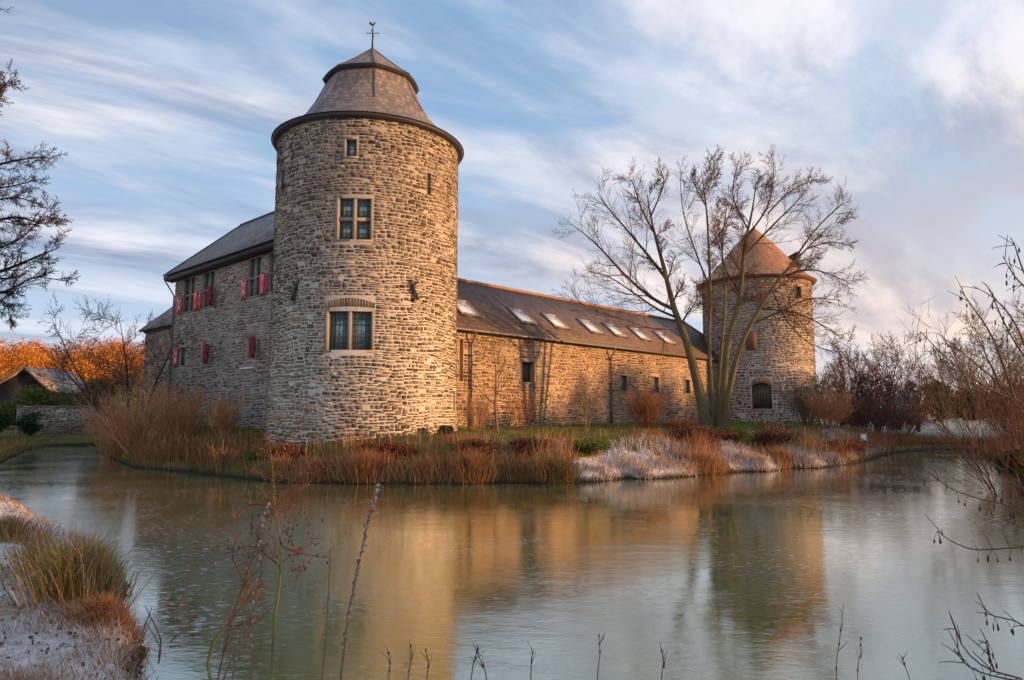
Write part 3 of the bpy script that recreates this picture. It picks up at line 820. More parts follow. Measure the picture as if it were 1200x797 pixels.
# weathervane
vm_ = MB()
T0 = np.array((TC[0], TC[1], 0.0))
tube_list(vm_, [([T0 + (0, 0, 20.0), T0 + (0, 0, 21.3)], [0.06, 0.02]), ([T0 + (-0.33, 0, 20.9), T0 + (0.33, 0, 20.9)], [0.018, 0.018]), ([T0 + (0, -0.33, 20.9), T0 + (0, 0.33, 20.9)], [0.018, 0.018])], 6)
vane = vm_.build('weathervane', M['iron'], T1)
ck = MB(); out = [(-0.28, 0.0), (-0.34, 0.16), (-0.2, 0.22), (-0.08, 0.10), (0.06, 0.12), (0.12, 0.30), (0.2, 0.30), (0.24, 0.2), (0.16, 0.02), (0.05, -0.08), (-0.12, -0.08)]
dirv = np.array([0.9, 0.43, 0])
prism(ck, [T0 + dirv * a * 0.55 + np.array((0, 0, 21.33 + b * 0.6)) for a, b in out], np.array([-0.43, 0.9, 0]) * 0.02)
ck.build('cockerel', M['iron'], vane)

# ------------------------------------------------------------------ manor house on the left
HT = 22.6; HW = 7.2; EH = 11.85
mpH, invH = flat(TC, -d2, -d1)                       # u = -t
house = thing('manor_house', 'grey rubble stone wing with red shutters and hipped slate roof left of the tower', 'house', W(0, 12, 1.2))
uw = dict(W1=(215.5, 327, 228, 366.5), W2=(238, 320.5, 251, 360), W3=(291.5, 304, 305.5, 347), W4=(315.5, 294, 327, 339))
loww = dict(A=(210, 407, 217, 429), B=(236.5, 404.5, 243.5, 427), C=(289.5, 397, 298, 420))
slits = [(259, 461, 263.5, 479), (208.5, 464, 211.5, 479), (246, 500, 254, 519)]
rU = {k: rect(invH, *v) for k, v in uw.items()}; rL = {k: rect(invH, *v) for k, v in loww.items()}; rS = [rect(invH, *v) for v in slits]
zt = np.mean([r[3] for r in rU.values()]); zb = np.mean([r[2] for r in rU.values()])
rU = {k: (r[0], r[1], zb, zt) for k, r in rU.items()}
holesH = list(rU.values()) + list(rL.values()) + rS
m_ = MB(); wall_sheet(m_, mpH, -HT, -1.0, 0.6, EH, holesH, 0.36, 2.0)
mpG, invG = flat(W(0, HT, 0)[:2], d1, d2)            # far gable wall
wall_sheet(m_, mpG, 0.0, HW, 0.6, EH, [], 0.3, 3.6)
mpK, invK = flat(W(HW, 0, 0)[:2], d2, d1)
wall_sheet(m_, mpK, 4.6, HT, 0.6, EH, [], 0.3, 4)
mpJ, _i = flat(W(0, 4.6, 0)[:2], d1, -d2); wall_sheet(m_, mpJ, 0.0, HW, 0.6, EH, [], 0.3, 4)
prism(m_, [W(-0.0, 4.6, EH), W(HW, 4.6, EH), W(HW / 2, 4.6, 15.6)], W(0, 0.3, 0) - W(0, 0, 0))
m_.build('wall', M['mortar_grey'], house)
def tintH(u, v, rng):
    t = rng.beta(2.0, 2.0, len(u)) * 0.9
    return np.where(rng.rand(len(u)) < 0.05, rng.uniform(0.93, 1, len(u)), t)
hsH = [grow_rect(r, 0.13) for r in rU.values()] + [grow_rect(r, 0.06) for r in rL.values()] + [grow_rect(r, 0.03) for r in rS] + [(rL['C'][0] - 0.2, rL['C'][1] + 0.15, rL['C'][3], rL['C'][3] + 0.8)]
stH = lay_stones(-HT, -4.2, 1.0, EH - 0.1, hsH, (0.10, 0.22), (0.16, 0.48), rng, tintH, 0.045)
masonry(mpH, stH, M['stone_grey'], house, rng, 200)
stG = lay_stones(0, HW, 1.0, EH - 0.1, [], (0.12, 0.25), (0.2, 0.55), rng, tintH, 0.045)
masonry(mpG, stG, M['stone_grey'], house, rng, 0, 'gable_masonry')
for r in rU.values(): make_window(mpH, r, house, 2, 2, 1, 2, 0.12, mull=0.10, stone='ashlar')
for r in rL.values(): make_window(mpH, r, house, 1, 1, 1, 2, 0.0, glass='glass')
for r in rS:
    sm_ = MB(); lbox(sm_, mpH, r[0], r[1], r[2], r[3], -0.37, -0.33); sm_.build('slit_backing', M['dark'], house)
pb = MB(); rC = rL['C']; lbox(pb, mpH, rC[0] - 0.18, rC[1] + 0.12, rC[3] + 0.02, rC[3] + 0.75, -0.05, 0.03); pb.build('lintel_slab', M['ashlar'], house)
pb = MB(); lbox(pb, mpH, rC[0] - 0.55, rC[1] + 0.05, rC[2] - 0.62, rC[2] - 0.50, -0.05, 0.12); pb.build('stone_ledge', M['whitepaint'], house)
def shutter(u_h, v0, v1, wd, side, openang=14):
    """hinged at u_h; side -1 opens to the left, 1 to the right; stands a little off the wall"""
    a = R(openang)
    def q(s_, v, e):                                # s_ across the leaf, e through its thickness
        return mpH(u_h + side * s_ * math.cos(a) - side * e * math.sin(a) * 0, v, 0.07 + s_ * math.sin(a) + e)
    mb = MB()
    def bx(s0, s1, va, vb, e0, e1):
        U = [s0, s0, s0, s0, s1, s1, s1, s1]; Vv = [va, va, vb, vb] * 2; E = [e0, e1] * 4
        return np.array([q(x, y, z) for x, y, z in zip(U, Vv, E)])
    nb = 3
    mb.add(bx(0, wd, v0, v1, 0.0, 0.03), BOXF)
    ob = mb.build('shutter', M['red'], house)
    st = MB(); hm_ = (v1 - v0); mid = (v0 + v1) / 2; bw = 0.11
    # white hourglass edges: two slanting bands
    for (sa, sb_) in ((0.04, wd / 2), (wd - 0.04, wd / 2)):
        for (va, vb) in ((v0 + 0.05, mid), (v1 - 0.05, mid)):
            P4 = [(sa, va), (sa + (bw if sa < wd / 2 else -bw), va), (sb_ + (bw / 2 if sa < wd / 2 else -bw / 2), vb), (sb_ - (bw / 2 if sa < wd / 2 else -bw / 2), vb)]
            for e0_, e1_ in ((0.0305, 0.035), (-0.005, -0.0005)):
              Vq = np.array([q(x, y, e0_) for x, y in P4] + [q(x, y, e1_) for x, y in P4])
              st.add(Vq, np.array([[0, 1, 2, 3], [4, 7, 6, 5], [0, 4, 5, 1], [1, 5, 6, 2], [2, 6, 7, 3], [3, 7, 4, 0]]))
    st.build('painted_stripe', M['white'], ob)
    hg = MB()
    for vv in (v0 + hm_ * 0.15, v0 + hm_ * 0.85): hg.add(bx(-0.06, wd * 0.5, vv - 0.02, vv + 0.02, 0.036, 0.046), BOXF)
    hg.build('hinge', M['iron'], ob)
for k, r in rU.items():
    mid = (r[2] + r[3]) / 2 + 0.02; lw = (r[1] - r[0]) * 0.50
    shutter(r[0] - 0.06, r[2] - 0.05, mid, lw * (0.8 if k in ('W1', 'W3') else 1), -1, 8)
    shutter(r[1] + 0.06, r[2] - 0.05, mid, lw, 1, 48 if k == 'W2' else 8)
shutter(rL['A'][0] - 0.02, rL['A'][2], rL['A'][3], 0.5, -1, 10)
shutter(rL['B'][1] + 0.30, rL['B'][2], rL['B'][3], 0.75, 1, 50)
shutter(rL['C'][1] + 0.30, rL['C'][2] - 0.05, rL['C'][3], 0.8, 1, 50)
# roof
def roof_poly(name, polys, runs, mat, parent, thick=0.12):
    """each polygon is a slab: top face, underside and edges"""
    mb = MB(); run = []
    for P_, rd in zip(polys, runs):
        P_ = np.array(P_); n = len(P_); nrm = np.cross(P_[1] - P_[0], P_[2] - P_[0]); nrm = nrm / np.linalg.norm(nrm)
        if nrm[2] < 0: nrm = -nrm
        prism(mb, P_, -nrm * thick); rr = P_ @ np.array([rd[0], rd[1], 0]); run += list(rr) + list(rr)
    ob = mb.build(name, mat, parent); set_run(ob, run); return ob
ov = 0.55; RZ = 15.85; EZ = EH + 0.10; hipS = 2.4
a_ = W(-ov, HT + ov, EZ); b_ = W(-ov, 4.3, EZ); c_ = W(HW / 2, 4.3, RZ); e_ = W(HW / 2, HT + ov - hipS, RZ); f_ = W(HW + ov, 4.3, EZ); g_ = W(HW + ov, HT + ov, EZ)
roof_poly('roof', [[b_, c_, e_, a_], [c_, f_, g_, e_], [a_, e_, g_]], [d2, d2, d1], M['slate'], house)
eb = MB()
prism(eb, [W(-ov + 0.02, 4.3, EZ - 0.13), W(-ov + 0.02, 4.3, EZ - 0.42), W(0.0, 4.3, EZ - 0.50), W(0.0, 4.3, EZ - 0.02)], (W(0, HT + ov, 0) - W(0, 4.3, 0)))
prism(eb, [W(0, HT + 0.0, EZ - 0.5), W(0, HT + ov - 0.03, EZ - 0.42), W(0, HT + ov - 0.03, EZ - 0.13), W(0, HT, EZ - 0.02)], (W(HW, 0, 0) - W(0, 0, 0)))
eb.build('eaves_board', M['lead'], house)
gb = MB()
tube_list(gb, [([W(-ov - 0.06, 4.3, EZ - 0.05), W(-ov - 0.06, HT / 2, EZ - 0.05), W(-ov - 0.06, HT + ov, EZ - 0.05)], [0.075] * 3)], 8)
gb.build('gutter', M['zinc'], house)
gb = MB()
tube_list(gb, [([W(-ov - 0.06, HT + ov - 0.15, EZ - 0.1), W(-ov - 0.06, HT + ov - 0.15, EZ - 0.35), W(-0.12, HT - 0.15, EZ - 1.5), W(-0.12, HT - 0.15, 1.2)], [0.055] * 4)], 6)
gb.build('downpipe', M['zinc'], house)
rb = MB(); tube_list(rb, [([c_ + (0, 0, .03), (c_ + e_) / 2 + (0, 0, .03), e_ + (0, 0, .03)], [0.09] * 3), ([e_, a_], [0.07] * 2), ([e_, g_], [0.07] * 2)], 6); rb.build('ridge_roll', M['lead'], house)

# lower wing beyond
wing = thing('stone_outbuilding', 'low stone wing with hipped slate roof, left of the tall grey house', 'building', W(2, HT + 2, 1.2))
mpW, invW = flat(W(1.2, 0, 0)[:2], -d2, -d1)
L0, L1 = HT + 0.05, 31.2
m_ = MB(); wall_sheet(m_, mpW, -L1, -L0, 0.6, 8.9, [], 0.3, 2)
mpW2, _i = flat(W(1.2, L1, 0)[:2], d1, d2); wall_sheet(m_, mpW2, 0, 6.8, 0.6, 8.9, [], 0.3, 2)
m_.build('wall', M['mortar_warm'], wing)
stW = lay_stones(-L1, -L0, 1.0, 8.8, [], (0.12, 0.25), (0.2, 0.5), rng, lambda u, v, g: g.beta(2, 3, len(u)), 0.045)
masonry(mpW, stW, M['stone_grey'], wing, rng, 0)
stW = lay_stones(0, 6.8, 1.0, 8.8, [], (0.12, 0.25), (0.2, 0.5), rng, lambda u, v, g: g.beta(2, 3, len(u)), 0.045)
masonry(mpW2, stW, M['stone_grey'], wing, rng, 0, 'gable_masonry')
wa_ = W(0.8, L1 + 0.4, 8.85); wb_ = W(0.8, L0, 8.85); wc_ = W(4.6, L0, 12.9); wd_ = W(4.6, L1 - 3.2, 12.9); we_ = W(8.4, L1 + 0.4, 8.85); wf_ = W(8.4, L0, 8.85)
roof_poly('roof', [[wb_, wa_, wd_, wc_], [wa_, we_, wd_], [wc_, wd_, we_, wf_]], [d2, d1, d2], M['slate'], wing, 0.14)
bb = MB(); prism(bb, [W(1.08, L1 + 0.1, 8.62), W(1.08, L1 + 0.1, 8.84), W(1.08, L0, 8.84), W(1.08, L0, 8.62)], W(0.1, 0, 0) - W(0, 0, 0)); bb.build('wall_plate', M['oldwood'], wing)

# ------------------------------------------------------------------ long range on the right
RL = 39.6; RW = 8.0; RE = 6.75
mpR, invR = flat(TC, d1, -d2)
barn = thing('long_barn', 'long low stone range with dark tiled roof and a row of skylights', 'building', W(20, 0, 1.2))
rw = [(612, 424.5, 626.5, 448), (727, 440.5, 734.5, 458), (764.5, 442, 771.5, 460.5), (801.5, 445, 808, 461)]
rR = [rect(invR, *v) for v in rw]
slot = rect(invR, 538.5, 397, 543, 447)
slot = (slot[0], slot[1], slot[2], slot[3])
m_ = MB(); wall_sheet(m_, mpR, 1.0, RL, 0.6, RE, rR + [slot], 0.38, 3)
mpR2, _i = flat(W(RL, 0, 0)[:2], d2, d1); wall_sheet(m_, mpR2, 0, RW, 0.6, RE, [], 0.3, 3)
mpR3, _i = flat(W(0, RW, 0)[:2], d1, d2); wall_sheet(m_, mpR3, HW, RL, 0.6, RE, [], 0.3, 6)
m_.build('wall', M['mortar_warm'], barn)
def tintR(u, v, rng):
    t = rng.beta(2.0, 2.0, len(u)) * 0.95
    return np.clip(t + 0.12 * np.sin(u * 0.35 + v * 0.6) - 0.02, 0, 1)
stR = lay_stones(4.4, RL, 1.1, RE - 0.05, [grow_rect(r, 0.09) for r in rR] + [grow_rect(slot, 0.03)], (0.10, 0.24), (0.17, 0.52), rng, tintR, 0.045)
masonry(mpR, stR, M['stone_warm'], barn, rng, 150)
for i, r in enumerate(rR):
    if i == 0:
        # deep splayed opening whose left reveal catches the light
        sm_ = MB(); lbox(sm_, mpR, r[0], r[1], r[2], r[3], -0.39, -0.36); sm_.build('opening_backing', M['oldwood'], barn)
        sm_ = MB(); lbox(sm_, mpR, r[0] - 0.09, r[1] + 0.09, r[3], r[3] + 0.14, -0.3, 0.05); sm_.build('stone_lintel', M['ashlar'], barn); sm_ = MB(); lbox(sm_, mpR, r[0] - 0.09, r[1] + 0.09, r[2] - 0.12, r[2], -0.3, 0.07); sm_.build('window_sill', M['ashlar'], barn)
    else:
        make_window(mpR, r, barn, 1, 1, 1, 2, 0.08, stone='ashlar', out=0.06)
sm_ = MB(); lbox(sm_, mpR, slot[0], slot[1], slot[2], slot[3], -0.37, -0.33); sm_.build('slit_backing', M['dark'], barn)
RRZ = 10.5; REZ = RE + 0.12; ro = 0.35; hs_ = 2.6
A = W(0.5, -ro, REZ - 0.02); B = W(RL + 0.3, -ro, REZ - 0.02); Cc = W(RL + 0.3 - hs_, RW / 2, RRZ); Dd = W(0.5, RW / 2, RRZ); E2 = W(RL + 0.3, RW + ro, REZ - 0.02); F2 = W(0.5, RW + ro, REZ - 0.02)
roof_poly('roof', [[A, B, Cc, Dd], [B, E2, Cc], [Dd, Cc, E2, F2]], [d1, d2, d1], M['tile'], barn)
rb = MB(); npt = 60
tube_list(rb, [([Dd + (Cc - Dd) * k / npt + np.array((0, 0, 0.02 + 0.02 * (k % 2))) for k in range(npt + 1)], [0.12] * (npt + 1)), ([Cc, (B + Cc) / 2, B], [0.09] * 3), ([Cc, (E2 + Cc) / 2, E2], [0.09] * 3)], 6)
rb.build('ridge_tiles', M['redtile'], barn)
gb = MB(); tube_list(gb, [([W(1, -ro - 0.07, REZ - 0.06), W(20, -ro - 0.07, REZ - 0.08), W(RL, -ro - 0.07, REZ - 0.1)], [0.075] * 3)], 8); gb.build('gutter', M['zinc'], barn)
for xx in (550.5, 714.5):
    u, v = invR(xx, 440); gb = MB()
    tube_list(gb, [([W(u, -ro - 0.07, REZ - 0.12), W(u, -ro - 0.05, REZ - 0.35), W(u, -0.12, REZ - 0.75), W(u, -0.12, 3.2)], [0.055] * 4), ([W(u, -0.12, 3.2), W(u, -0.12, 1.1)], [0.07] * 2)], 8)
    gb.build('downpipe', M['zinc'], barn)
# skylights on the slope
sl = (RRZ - REZ) / (RW / 2 + ro); sn = np.array([d2[0] * -sl, d2[1] * -sl, 1.0]); sn /= np.linalg.norm(sn)
def slope_pt(s, k, e=0.0):                          # k metres up the slope (plan), e out of it
    return W(s, -ro + k, REZ - 0.02 + sl * k) + sn * e
def slope_inv(x, y):
    ax, bz = ray(x, y); p0 = slope_pt(0, 0); Y = (p0 @ sn - EYE * sn[2]) / (np.array((ax, 1, bz)) @ sn)
    q = np.array((ax * Y, Y, EYE + bz * Y)) - np.array((*TC, 0)); return q[:2] @ d1, q[:2] @ d2 + ro
for (sx, sy) in ((541.5, 359.5), (617, 376.7), (655.8, 382.6), (697, 388.6), (726.3, 393.3), (756, 398), (784.5, 401.8)):
    s0, k0 = slope_inv(sx, sy); k0 = 1.72
    hw, hk = 0.70, 0.58
    def sbx(mb, a, b, c, e, n0, n1):
        V = np.array([slope_pt(s0 + x, k0 + y, z) for x in (a, b) for y in (c, e) for z in (n0, n1)]); mb.add(V, BOXF)
    fm = MB(); sbx(fm, -hw - 0.1, hw + 0.1, -hk - 0.13, hk + 0.1, -0.02, 0.03); fm.build('flashing', M['lead'], barn)
    fm = MB(); t = 0.09
    sbx(fm, -hw, -hw + t, -hk, hk, 0, 0.12); sbx(fm, hw - t, hw, -hk, hk, 0, 0.12); sbx(fm, -hw + t, hw - t, -hk, -hk + t, 0, 0.118); sbx(fm, -hw + t, hw - t, hk - t, hk, 0, 0.118)
    fo = fm.build('skylight', M['bright'], barn)
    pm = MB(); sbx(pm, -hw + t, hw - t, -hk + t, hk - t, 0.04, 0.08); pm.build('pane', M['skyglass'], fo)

# ------------------------------------------------------------------ far round tower
C2 = np.array((21.4, 60.2))
def prof2(v):
    return 4.52 + 0.25 * np.clip((6 - np.asarray(v, float)) / 5, 0, 1)
mp2, inv2, R2 = cylmap(C2, prof2)
T2 = thing('round_tower', 'squat round stone tower with rust coloured conical roof at the far end', 'tower', (C2[0], C2[1], 1.2))
vA = rect(inv2, 881, 449, 905, 479); vB = rect(inv2, 874, 388, 887, 411); vC = rect(inv2, 932, 336, 938, 349)
m_ = MB(); wall_sheet(m_, mp2, -R2 * math.pi, R2 * math.pi, 0.5, 13.55, [vA, vC], 0.35, 0.45); m_.build('wall', M['mortar_tower'], T2)
def tint2(u, v, rng):
    t = rng.beta(1.8, 2.0, len(u)) * 0.9
    return np.where(rng.rand(len(u)) < 0.10, rng.uniform(0.0, 0.15, len(u)), t)
arch2 = (vA[0] - 0.1, vA[1] + 0.1, vA[3], vA[3] + 0.5)
st2 = lay_stones(-R2 * 2.0, R2 * 2.0, 1.0, 13.4, [grow_rect(vA, 0.02), vB, grow_rect(vC, 0.08), arch2], (0.13, 0.27), (0.2, 0.55), rng, tint2, 0.05)
masonry(mp2, st2, M['stone_warm'], T2, rng, 0)
bm = MB(); lbox(bm, mp2, vB[0], vB[1], vB[2], vB[3], -0.05, 0.03); bm.build('bricked_up_window', M['brick'], T2)
am = MB(); nA_ = 13
for k in range(nA_):
    f = (k + 0.5) / nA_; uc = vA[0] + (vA[1] - vA[0]) * f; rise = 0.28 * (1 - (2 * f - 1) ** 2); hw = (vA[1] - vA[0]) / nA_ / 2 * 0.88
    lbox(am, mp2, uc - hw, uc + hw, vA[3] - 0.02 + rise * 0.0 - 0.26 + rise, vA[3] + 0.20 + rise, -0.2, 0.05, rng.uniform(0.2, 0.6))
am.build('window_arch', M['stone_warm'], T2)
sh = MB(); nb = 7
gw = (vA[1] - vA[0]) / nb
for k in range(nb): lbox(sh, mp2, vA[0] + k * gw + 0.02, vA[0] + (k + 1) * gw - 0.02, vA[2] + 0.02, vA[3] - 0.02, -0.22, -0.17)
lbox(sh, mp2, vA[0], vA[1], vA[2] + 0.4, vA[2] + 0.52, -0.17, -0.14); lbox(sh, mp2, vA[0], vA[1], vA[3] - 0.75, vA[3] - 0.63, -0.17, -0.14)
so = sh.build('wooden_shutter', M['oldwood'], T2)
sh = MB(); lbox(sh, mp2, vA[0], vA[1], vA[2], vA[3], -0.36, -0.34); sh.build('opening_backing', M['dark'], T2)
sh = MB(); lbox(sh, mp2, vA[0] - 0.1, vA[1] + 0.1, vA[2] - 0.14, vA[2], -0.3, 0.09); sh.build('window_sill', M['ashlar'], T2)
make_window(mp2, vC, T2, 1, 1, 1, 2, 0.08, out=0.06, stone='brick')
lathe_roof('eaves_board', C2, [(4.5, 13.40), (4.93, 13.48), (4.97, 13.62)], 56, M['brick'], T2)
lathe_roof('roof', C2, [(5.0, 13.615), (4.6, 13.85), (3.9, 14.5), (2.9, 15.65), (1.5, 17.3), (0.04, 18.8)], 56, M['redtile'], T2, smooth=False)
tb = MB(); tube_list(tb, [([(C2[0], C2[1], 18.6), (C2[0], C2[1], 19.25)], [0.05, 0.02])], 6); tb.build('finial', M['iron'], T2)
dm = MB(); q0 = at(930.5, 301, 59.0)
db = np.array([[q0[0] + a * 0.26, q0[1] + b * 1.0 + 0.5, q0[2] + c * 0.45 - 0.35] for a in (-1, 1) for b in (-1, 1) for c in (-1, 1)]); dm.add(db, BOXF)
prism(dm, [(q0[0] - 0.34, q0[1] - 0.7, q0[2] + 0.11), (q0[0] + 0.34, q0[1] - 0.7, q0[2] + 0.11), (q0[0], q0[1] - 0.7, q0[2] + 0.32)], (0, 2.3, 0))
dm.build('dormer', M['lead'], T2)

# ------------------------------------------------------------------ bare trees
def rot_about(v, ax, an):
    ax = ax / (np.linalg.norm(ax) + 1e-9)
    return v * math.cos(an) + np.cross(ax, v) * math.sin(an) + ax * (ax @ v) * (1 - math.cos(an))
def grow(out, p, d, L, r, lvl, rng, prm):
    n = prm['seg'][lvl]; pts = [p]; rad = [r]; d = d / np.linalg.norm(d); rt = r * prm.get('tap', 0.35)
    for k in range(n):
        d = d + rng.normal(size=3) * prm['wob'][lvl] + np.array((0, 0, 1)) * prm['up'][lvl]
        d = d / np.linalg.norm(d); p = p + d * (L / n); pts.append(p); rad.append(r + (rt - r) * (k + 1) / n)
    out[min(lvl, 4)].append((np.array(pts), np.array(rad)))
    shoot(out, pts, rad, L, lvl, rng, prm)
def shoot(out, pts, rad, L, lvl, rng, prm):
    if lvl + 1 >= len(prm['seg']): return
    pts = np.array(pts); n = len(pts) - 1; nc = prm['num'][lvl]
    for i in range(nc):
        f = prm['from'][lvl] + (1 - prm['from'][lvl]) * (i + rng.rand()) / nc
        x = f * n; k = min(int(x), n - 1); q = pts[k] + (pts[k + 1] - pts[k]) * (x - k)
        dd = pts[k + 1] - pts[k]; dd = dd / np.linalg.norm(dd)
        ax = np.cross(dd, rng.normal(size=3)); an = R(prm['ang'][lvl] * rng.uniform(0.65, 1.3))
        cd = rot_about(dd, ax, an)
        if 'bias' in prm: cd = cd + np.array(prm['bias']) * 0.4
        rr = max((rad[k] + (rad[k + 1] - rad[k]) * (x - k)) * prm['rr'] * rng.uniform(0.7, 1.0), prm['rmin'])
        LL = L * prm['len'][lvl] * (1.15 - 0.6 * f) * rng.uniform(0.7, 1.25)
        grow(out, q, cd, LL, rr, lvl + 1, rng, prm)
def bare_tree(name, label, cat, base, out, mt, mc, group=None, trunk_lv=1, crown_name='crown'):
    t = thing(name, label, cat, base, group)
    tb = MB()
    for l in range(trunk_lv): tube_list(tb, out[l], 9)
    tb.build('trunk', mt, t, smooth=True)
    cb = MB()
    for l in range(trunk_lv, 5):
        if out[l]: tube_list(cb, out[l], 5 if l <= 1 else (4 if l == 2 else 3))
    cb.build(crown_name, mc, t)
    return t
def new(): return [[], [], [], [], []]
def smooth_path(pts, n):
    """Catmull-Rom through the given points"""
    P_ = [np.array(p, float) for p in pts]; P_ = [2 * P_[0] - P_[1]] + P_ + [2 * P_[-1] - P_[-2]]
    res = []; m = len(P_) - 3
    for k in range(n + 1):
        x = k / n * m; i = min(int(x), m - 1); t = x - i; a, b, c, e = P_[i:i + 4]
        res.append(0.5 * ((2 * b) + (c - a) * t + (2 * a - 5 * b + 4 * c - e) * t * t + (3 * b - a - 3 * c + e) * t ** 3))
    return res

# the big many-stemmed alder
g = np.random.RandomState(21); out = new()
YT = 39.0
prm = dict(seg=[10, 7, 5, 4, 3], num=[9, 10, 7, 5], ang=[50, 44, 40, 38], len=[0.32, 0.52, 0.52, 0.50], wob=[0.05, 0.07, 0.08, 0.08, 0.08], up=[0.02, 0.05, 0.05, 0.06, 0.06], rr=0.46, rmin=0.0095, tap=0.3)
prm['from'] = [0.42, 0.12, 0.1, 0.1]
bz_ = hz(at(838, 500, YT)[0], YT)
stems = [  # photograph points, depth offset, base radius
    ([(829, 505), (820, 462), (806, 405), (790, 362), (777, 310), (766, 270), (758, 228)], 0.0, 0.36, 0.022),
    ([(836, 505), (833, 455), (831, 400), (832, 330), (829, 260), (826, 230), (822, 200)], 0.8, 0.17, 0.018),
    ([(845, 505), (848, 455), (853, 400), (867, 350), (872, 290), (881, 250), (886, 215)], -0.3, 0.27, 0.022),
    ([(847, 505), (855, 455), (868, 405), (890, 362), (915, 325), (945, 292), (975, 262)], -1.2, 0.21, 0.02),
    ([(838, 505), (841, 462), (846, 400), (850, 345), (846, 290), (852, 240)], 1.0, 0.13, 0.03),
]
for pts, off, r0, r1 in stems:
    n = len(pts)
    P3 = [at(x, y, YT + off * (0.3 + k / n * 2.2)) for k, (x, y) in enumerate(pts)]; P3[0][2] = bz_ - 0.1
    sp_ = smooth_path(P3, 14); rad = list(r0 + (r1 - r0) * np.linspace(0, 1, 15) ** 0.8); rad[0] *= 1.35
    out[0].append((np.array(sp_), np.array(rad)))
    L = sum(np.linalg.norm(sp_[i + 1] - sp_[i]) for i in range(14))
    shoot(out, sp_, rad, L * 0.50, 0, g, prm)
# long limbs seen reaching left
for pts, r0 in (([(789, 362), (765, 350), (735, 325), (712, 300), (690, 278), (668, 262)], 0.12), ([(793, 372), (770, 362), (745, 345), (715, 325), (690, 318)], 0.08), ([(783, 330), (760, 300), (735, 270), (712, 243), (700, 225)], 0.10),
                ([(872, 300), (900, 270), (925, 245), (945, 225)], 0.08), ([(880, 380), (915, 365), (950, 350), (985, 352)], 0.07),
                ([(797, 385), (765, 385), (725, 372), (690, 362), (672, 345)], 0.06), ([(768, 275), (752, 245), (742, 215), (736, 208)], 0.06), ([(762, 255), (775, 225), (778, 212), (774, 200)], 0.05),
                ([(831, 335), (815, 295), (801, 250), (797, 208)], 0.06), ([(830, 290), (846, 270), (857, 245), (862, 222)], 0.05), ([(826, 240), (815, 218), (809, 203)], 0.04), ([(824, 225), (835, 203), (837, 188)], 0.04),
                ([(876, 268), (860, 235), (860, 212), (865, 192)], 0.05), ([(874, 280), (898, 245), (905, 218), (907, 190)], 0.06), ([(900, 250), (925, 225), (946, 214), (958, 210)], 0.05), ([(868, 345), (850, 315), (845, 285), (842, 262)], 0.05),
                ([(915, 325), (950, 316), (980, 325), (1000, 334)], 0.06), ([(893, 362), (930, 366), (962, 380), (984, 394)], 0.05), ([(945, 292), (972, 284), (998, 288)], 0.05), ([(930, 305), (955, 270), (980, 245), (990, 238)], 0.06), ([(905, 340), (920, 372), (945, 400), (975, 412)], 0.04)):
    P3 = [at(x, y, YT + (0.5 if k else 0) * k * (1 if r0 > 0.09 else -1)) for k, (x, y) in enumerate(pts)]
    sp_ = smooth_path(P3, 9); rad = list(np.linspace(r0, 0.018, 10)); out[1].append((np.array(sp_), np.array(rad)))
    L = sum(np.linalg.norm(sp_[i + 1] - sp_[i]) for i in range(9)); shoot(out, sp_, rad, L * 0.72, 1, g, dict(prm, num=[9, 13, 7, 5], len=[0.4, 0.52, 0.50, 0.50]))
tb_ = at(838, 505, YT); bare_tree('alder_tree', 'large bare many-stemmed tree standing on the bank before the far tower', 'tree', (tb_[0], YT, bz_), out, M['bark'], M['twig'])

# tall oak reaching in from the left edge
g = np.random.RandomState(5); out = new()
bx, by = -30.0, 31.0; bz0 = max(hz(bx, by), 0) if sdist(np.array([bx]), np.array([by]))[0] > 0 else 0.3
bx, by = -36.5, 40.5; bz0 = hz(bx, by)
prm = dict(seg=[10, 8, 6, 4, 3], num=[10, 10, 9, 6], ang=[55, 42, 42, 45], len=[0.42, 0.5, 0.42, 0.45], wob=[0.05, 0.12, 0.16, 0.2, 0.25], up=[0.0, 0.03, 0.03, 0.02, 0.02], rr=0.5, rmin=0.012, tap=0.4)
prm['from'] = [0.4, 0.15, 0.1, 0.1]
tr = [np.array((bx, by, bz0 - 0.1)), np.array((bx + 0.3, by, 6)), np.array((bx + 0.1, by - 0.3, 12)), np.array((bx + 0.6, by, 18)), np.array((bx + 1.2, by, 25.5))]
sp_ = smooth_path(tr, 14); rad = list(0.55 - 0.45 * np.linspace(0, 1, 15)); out[0].append((np.array(sp_), np.array(rad))); shoot(out, sp_, rad, 16, 0, g, dict(prm, num=[9, 7, 7, 5]))
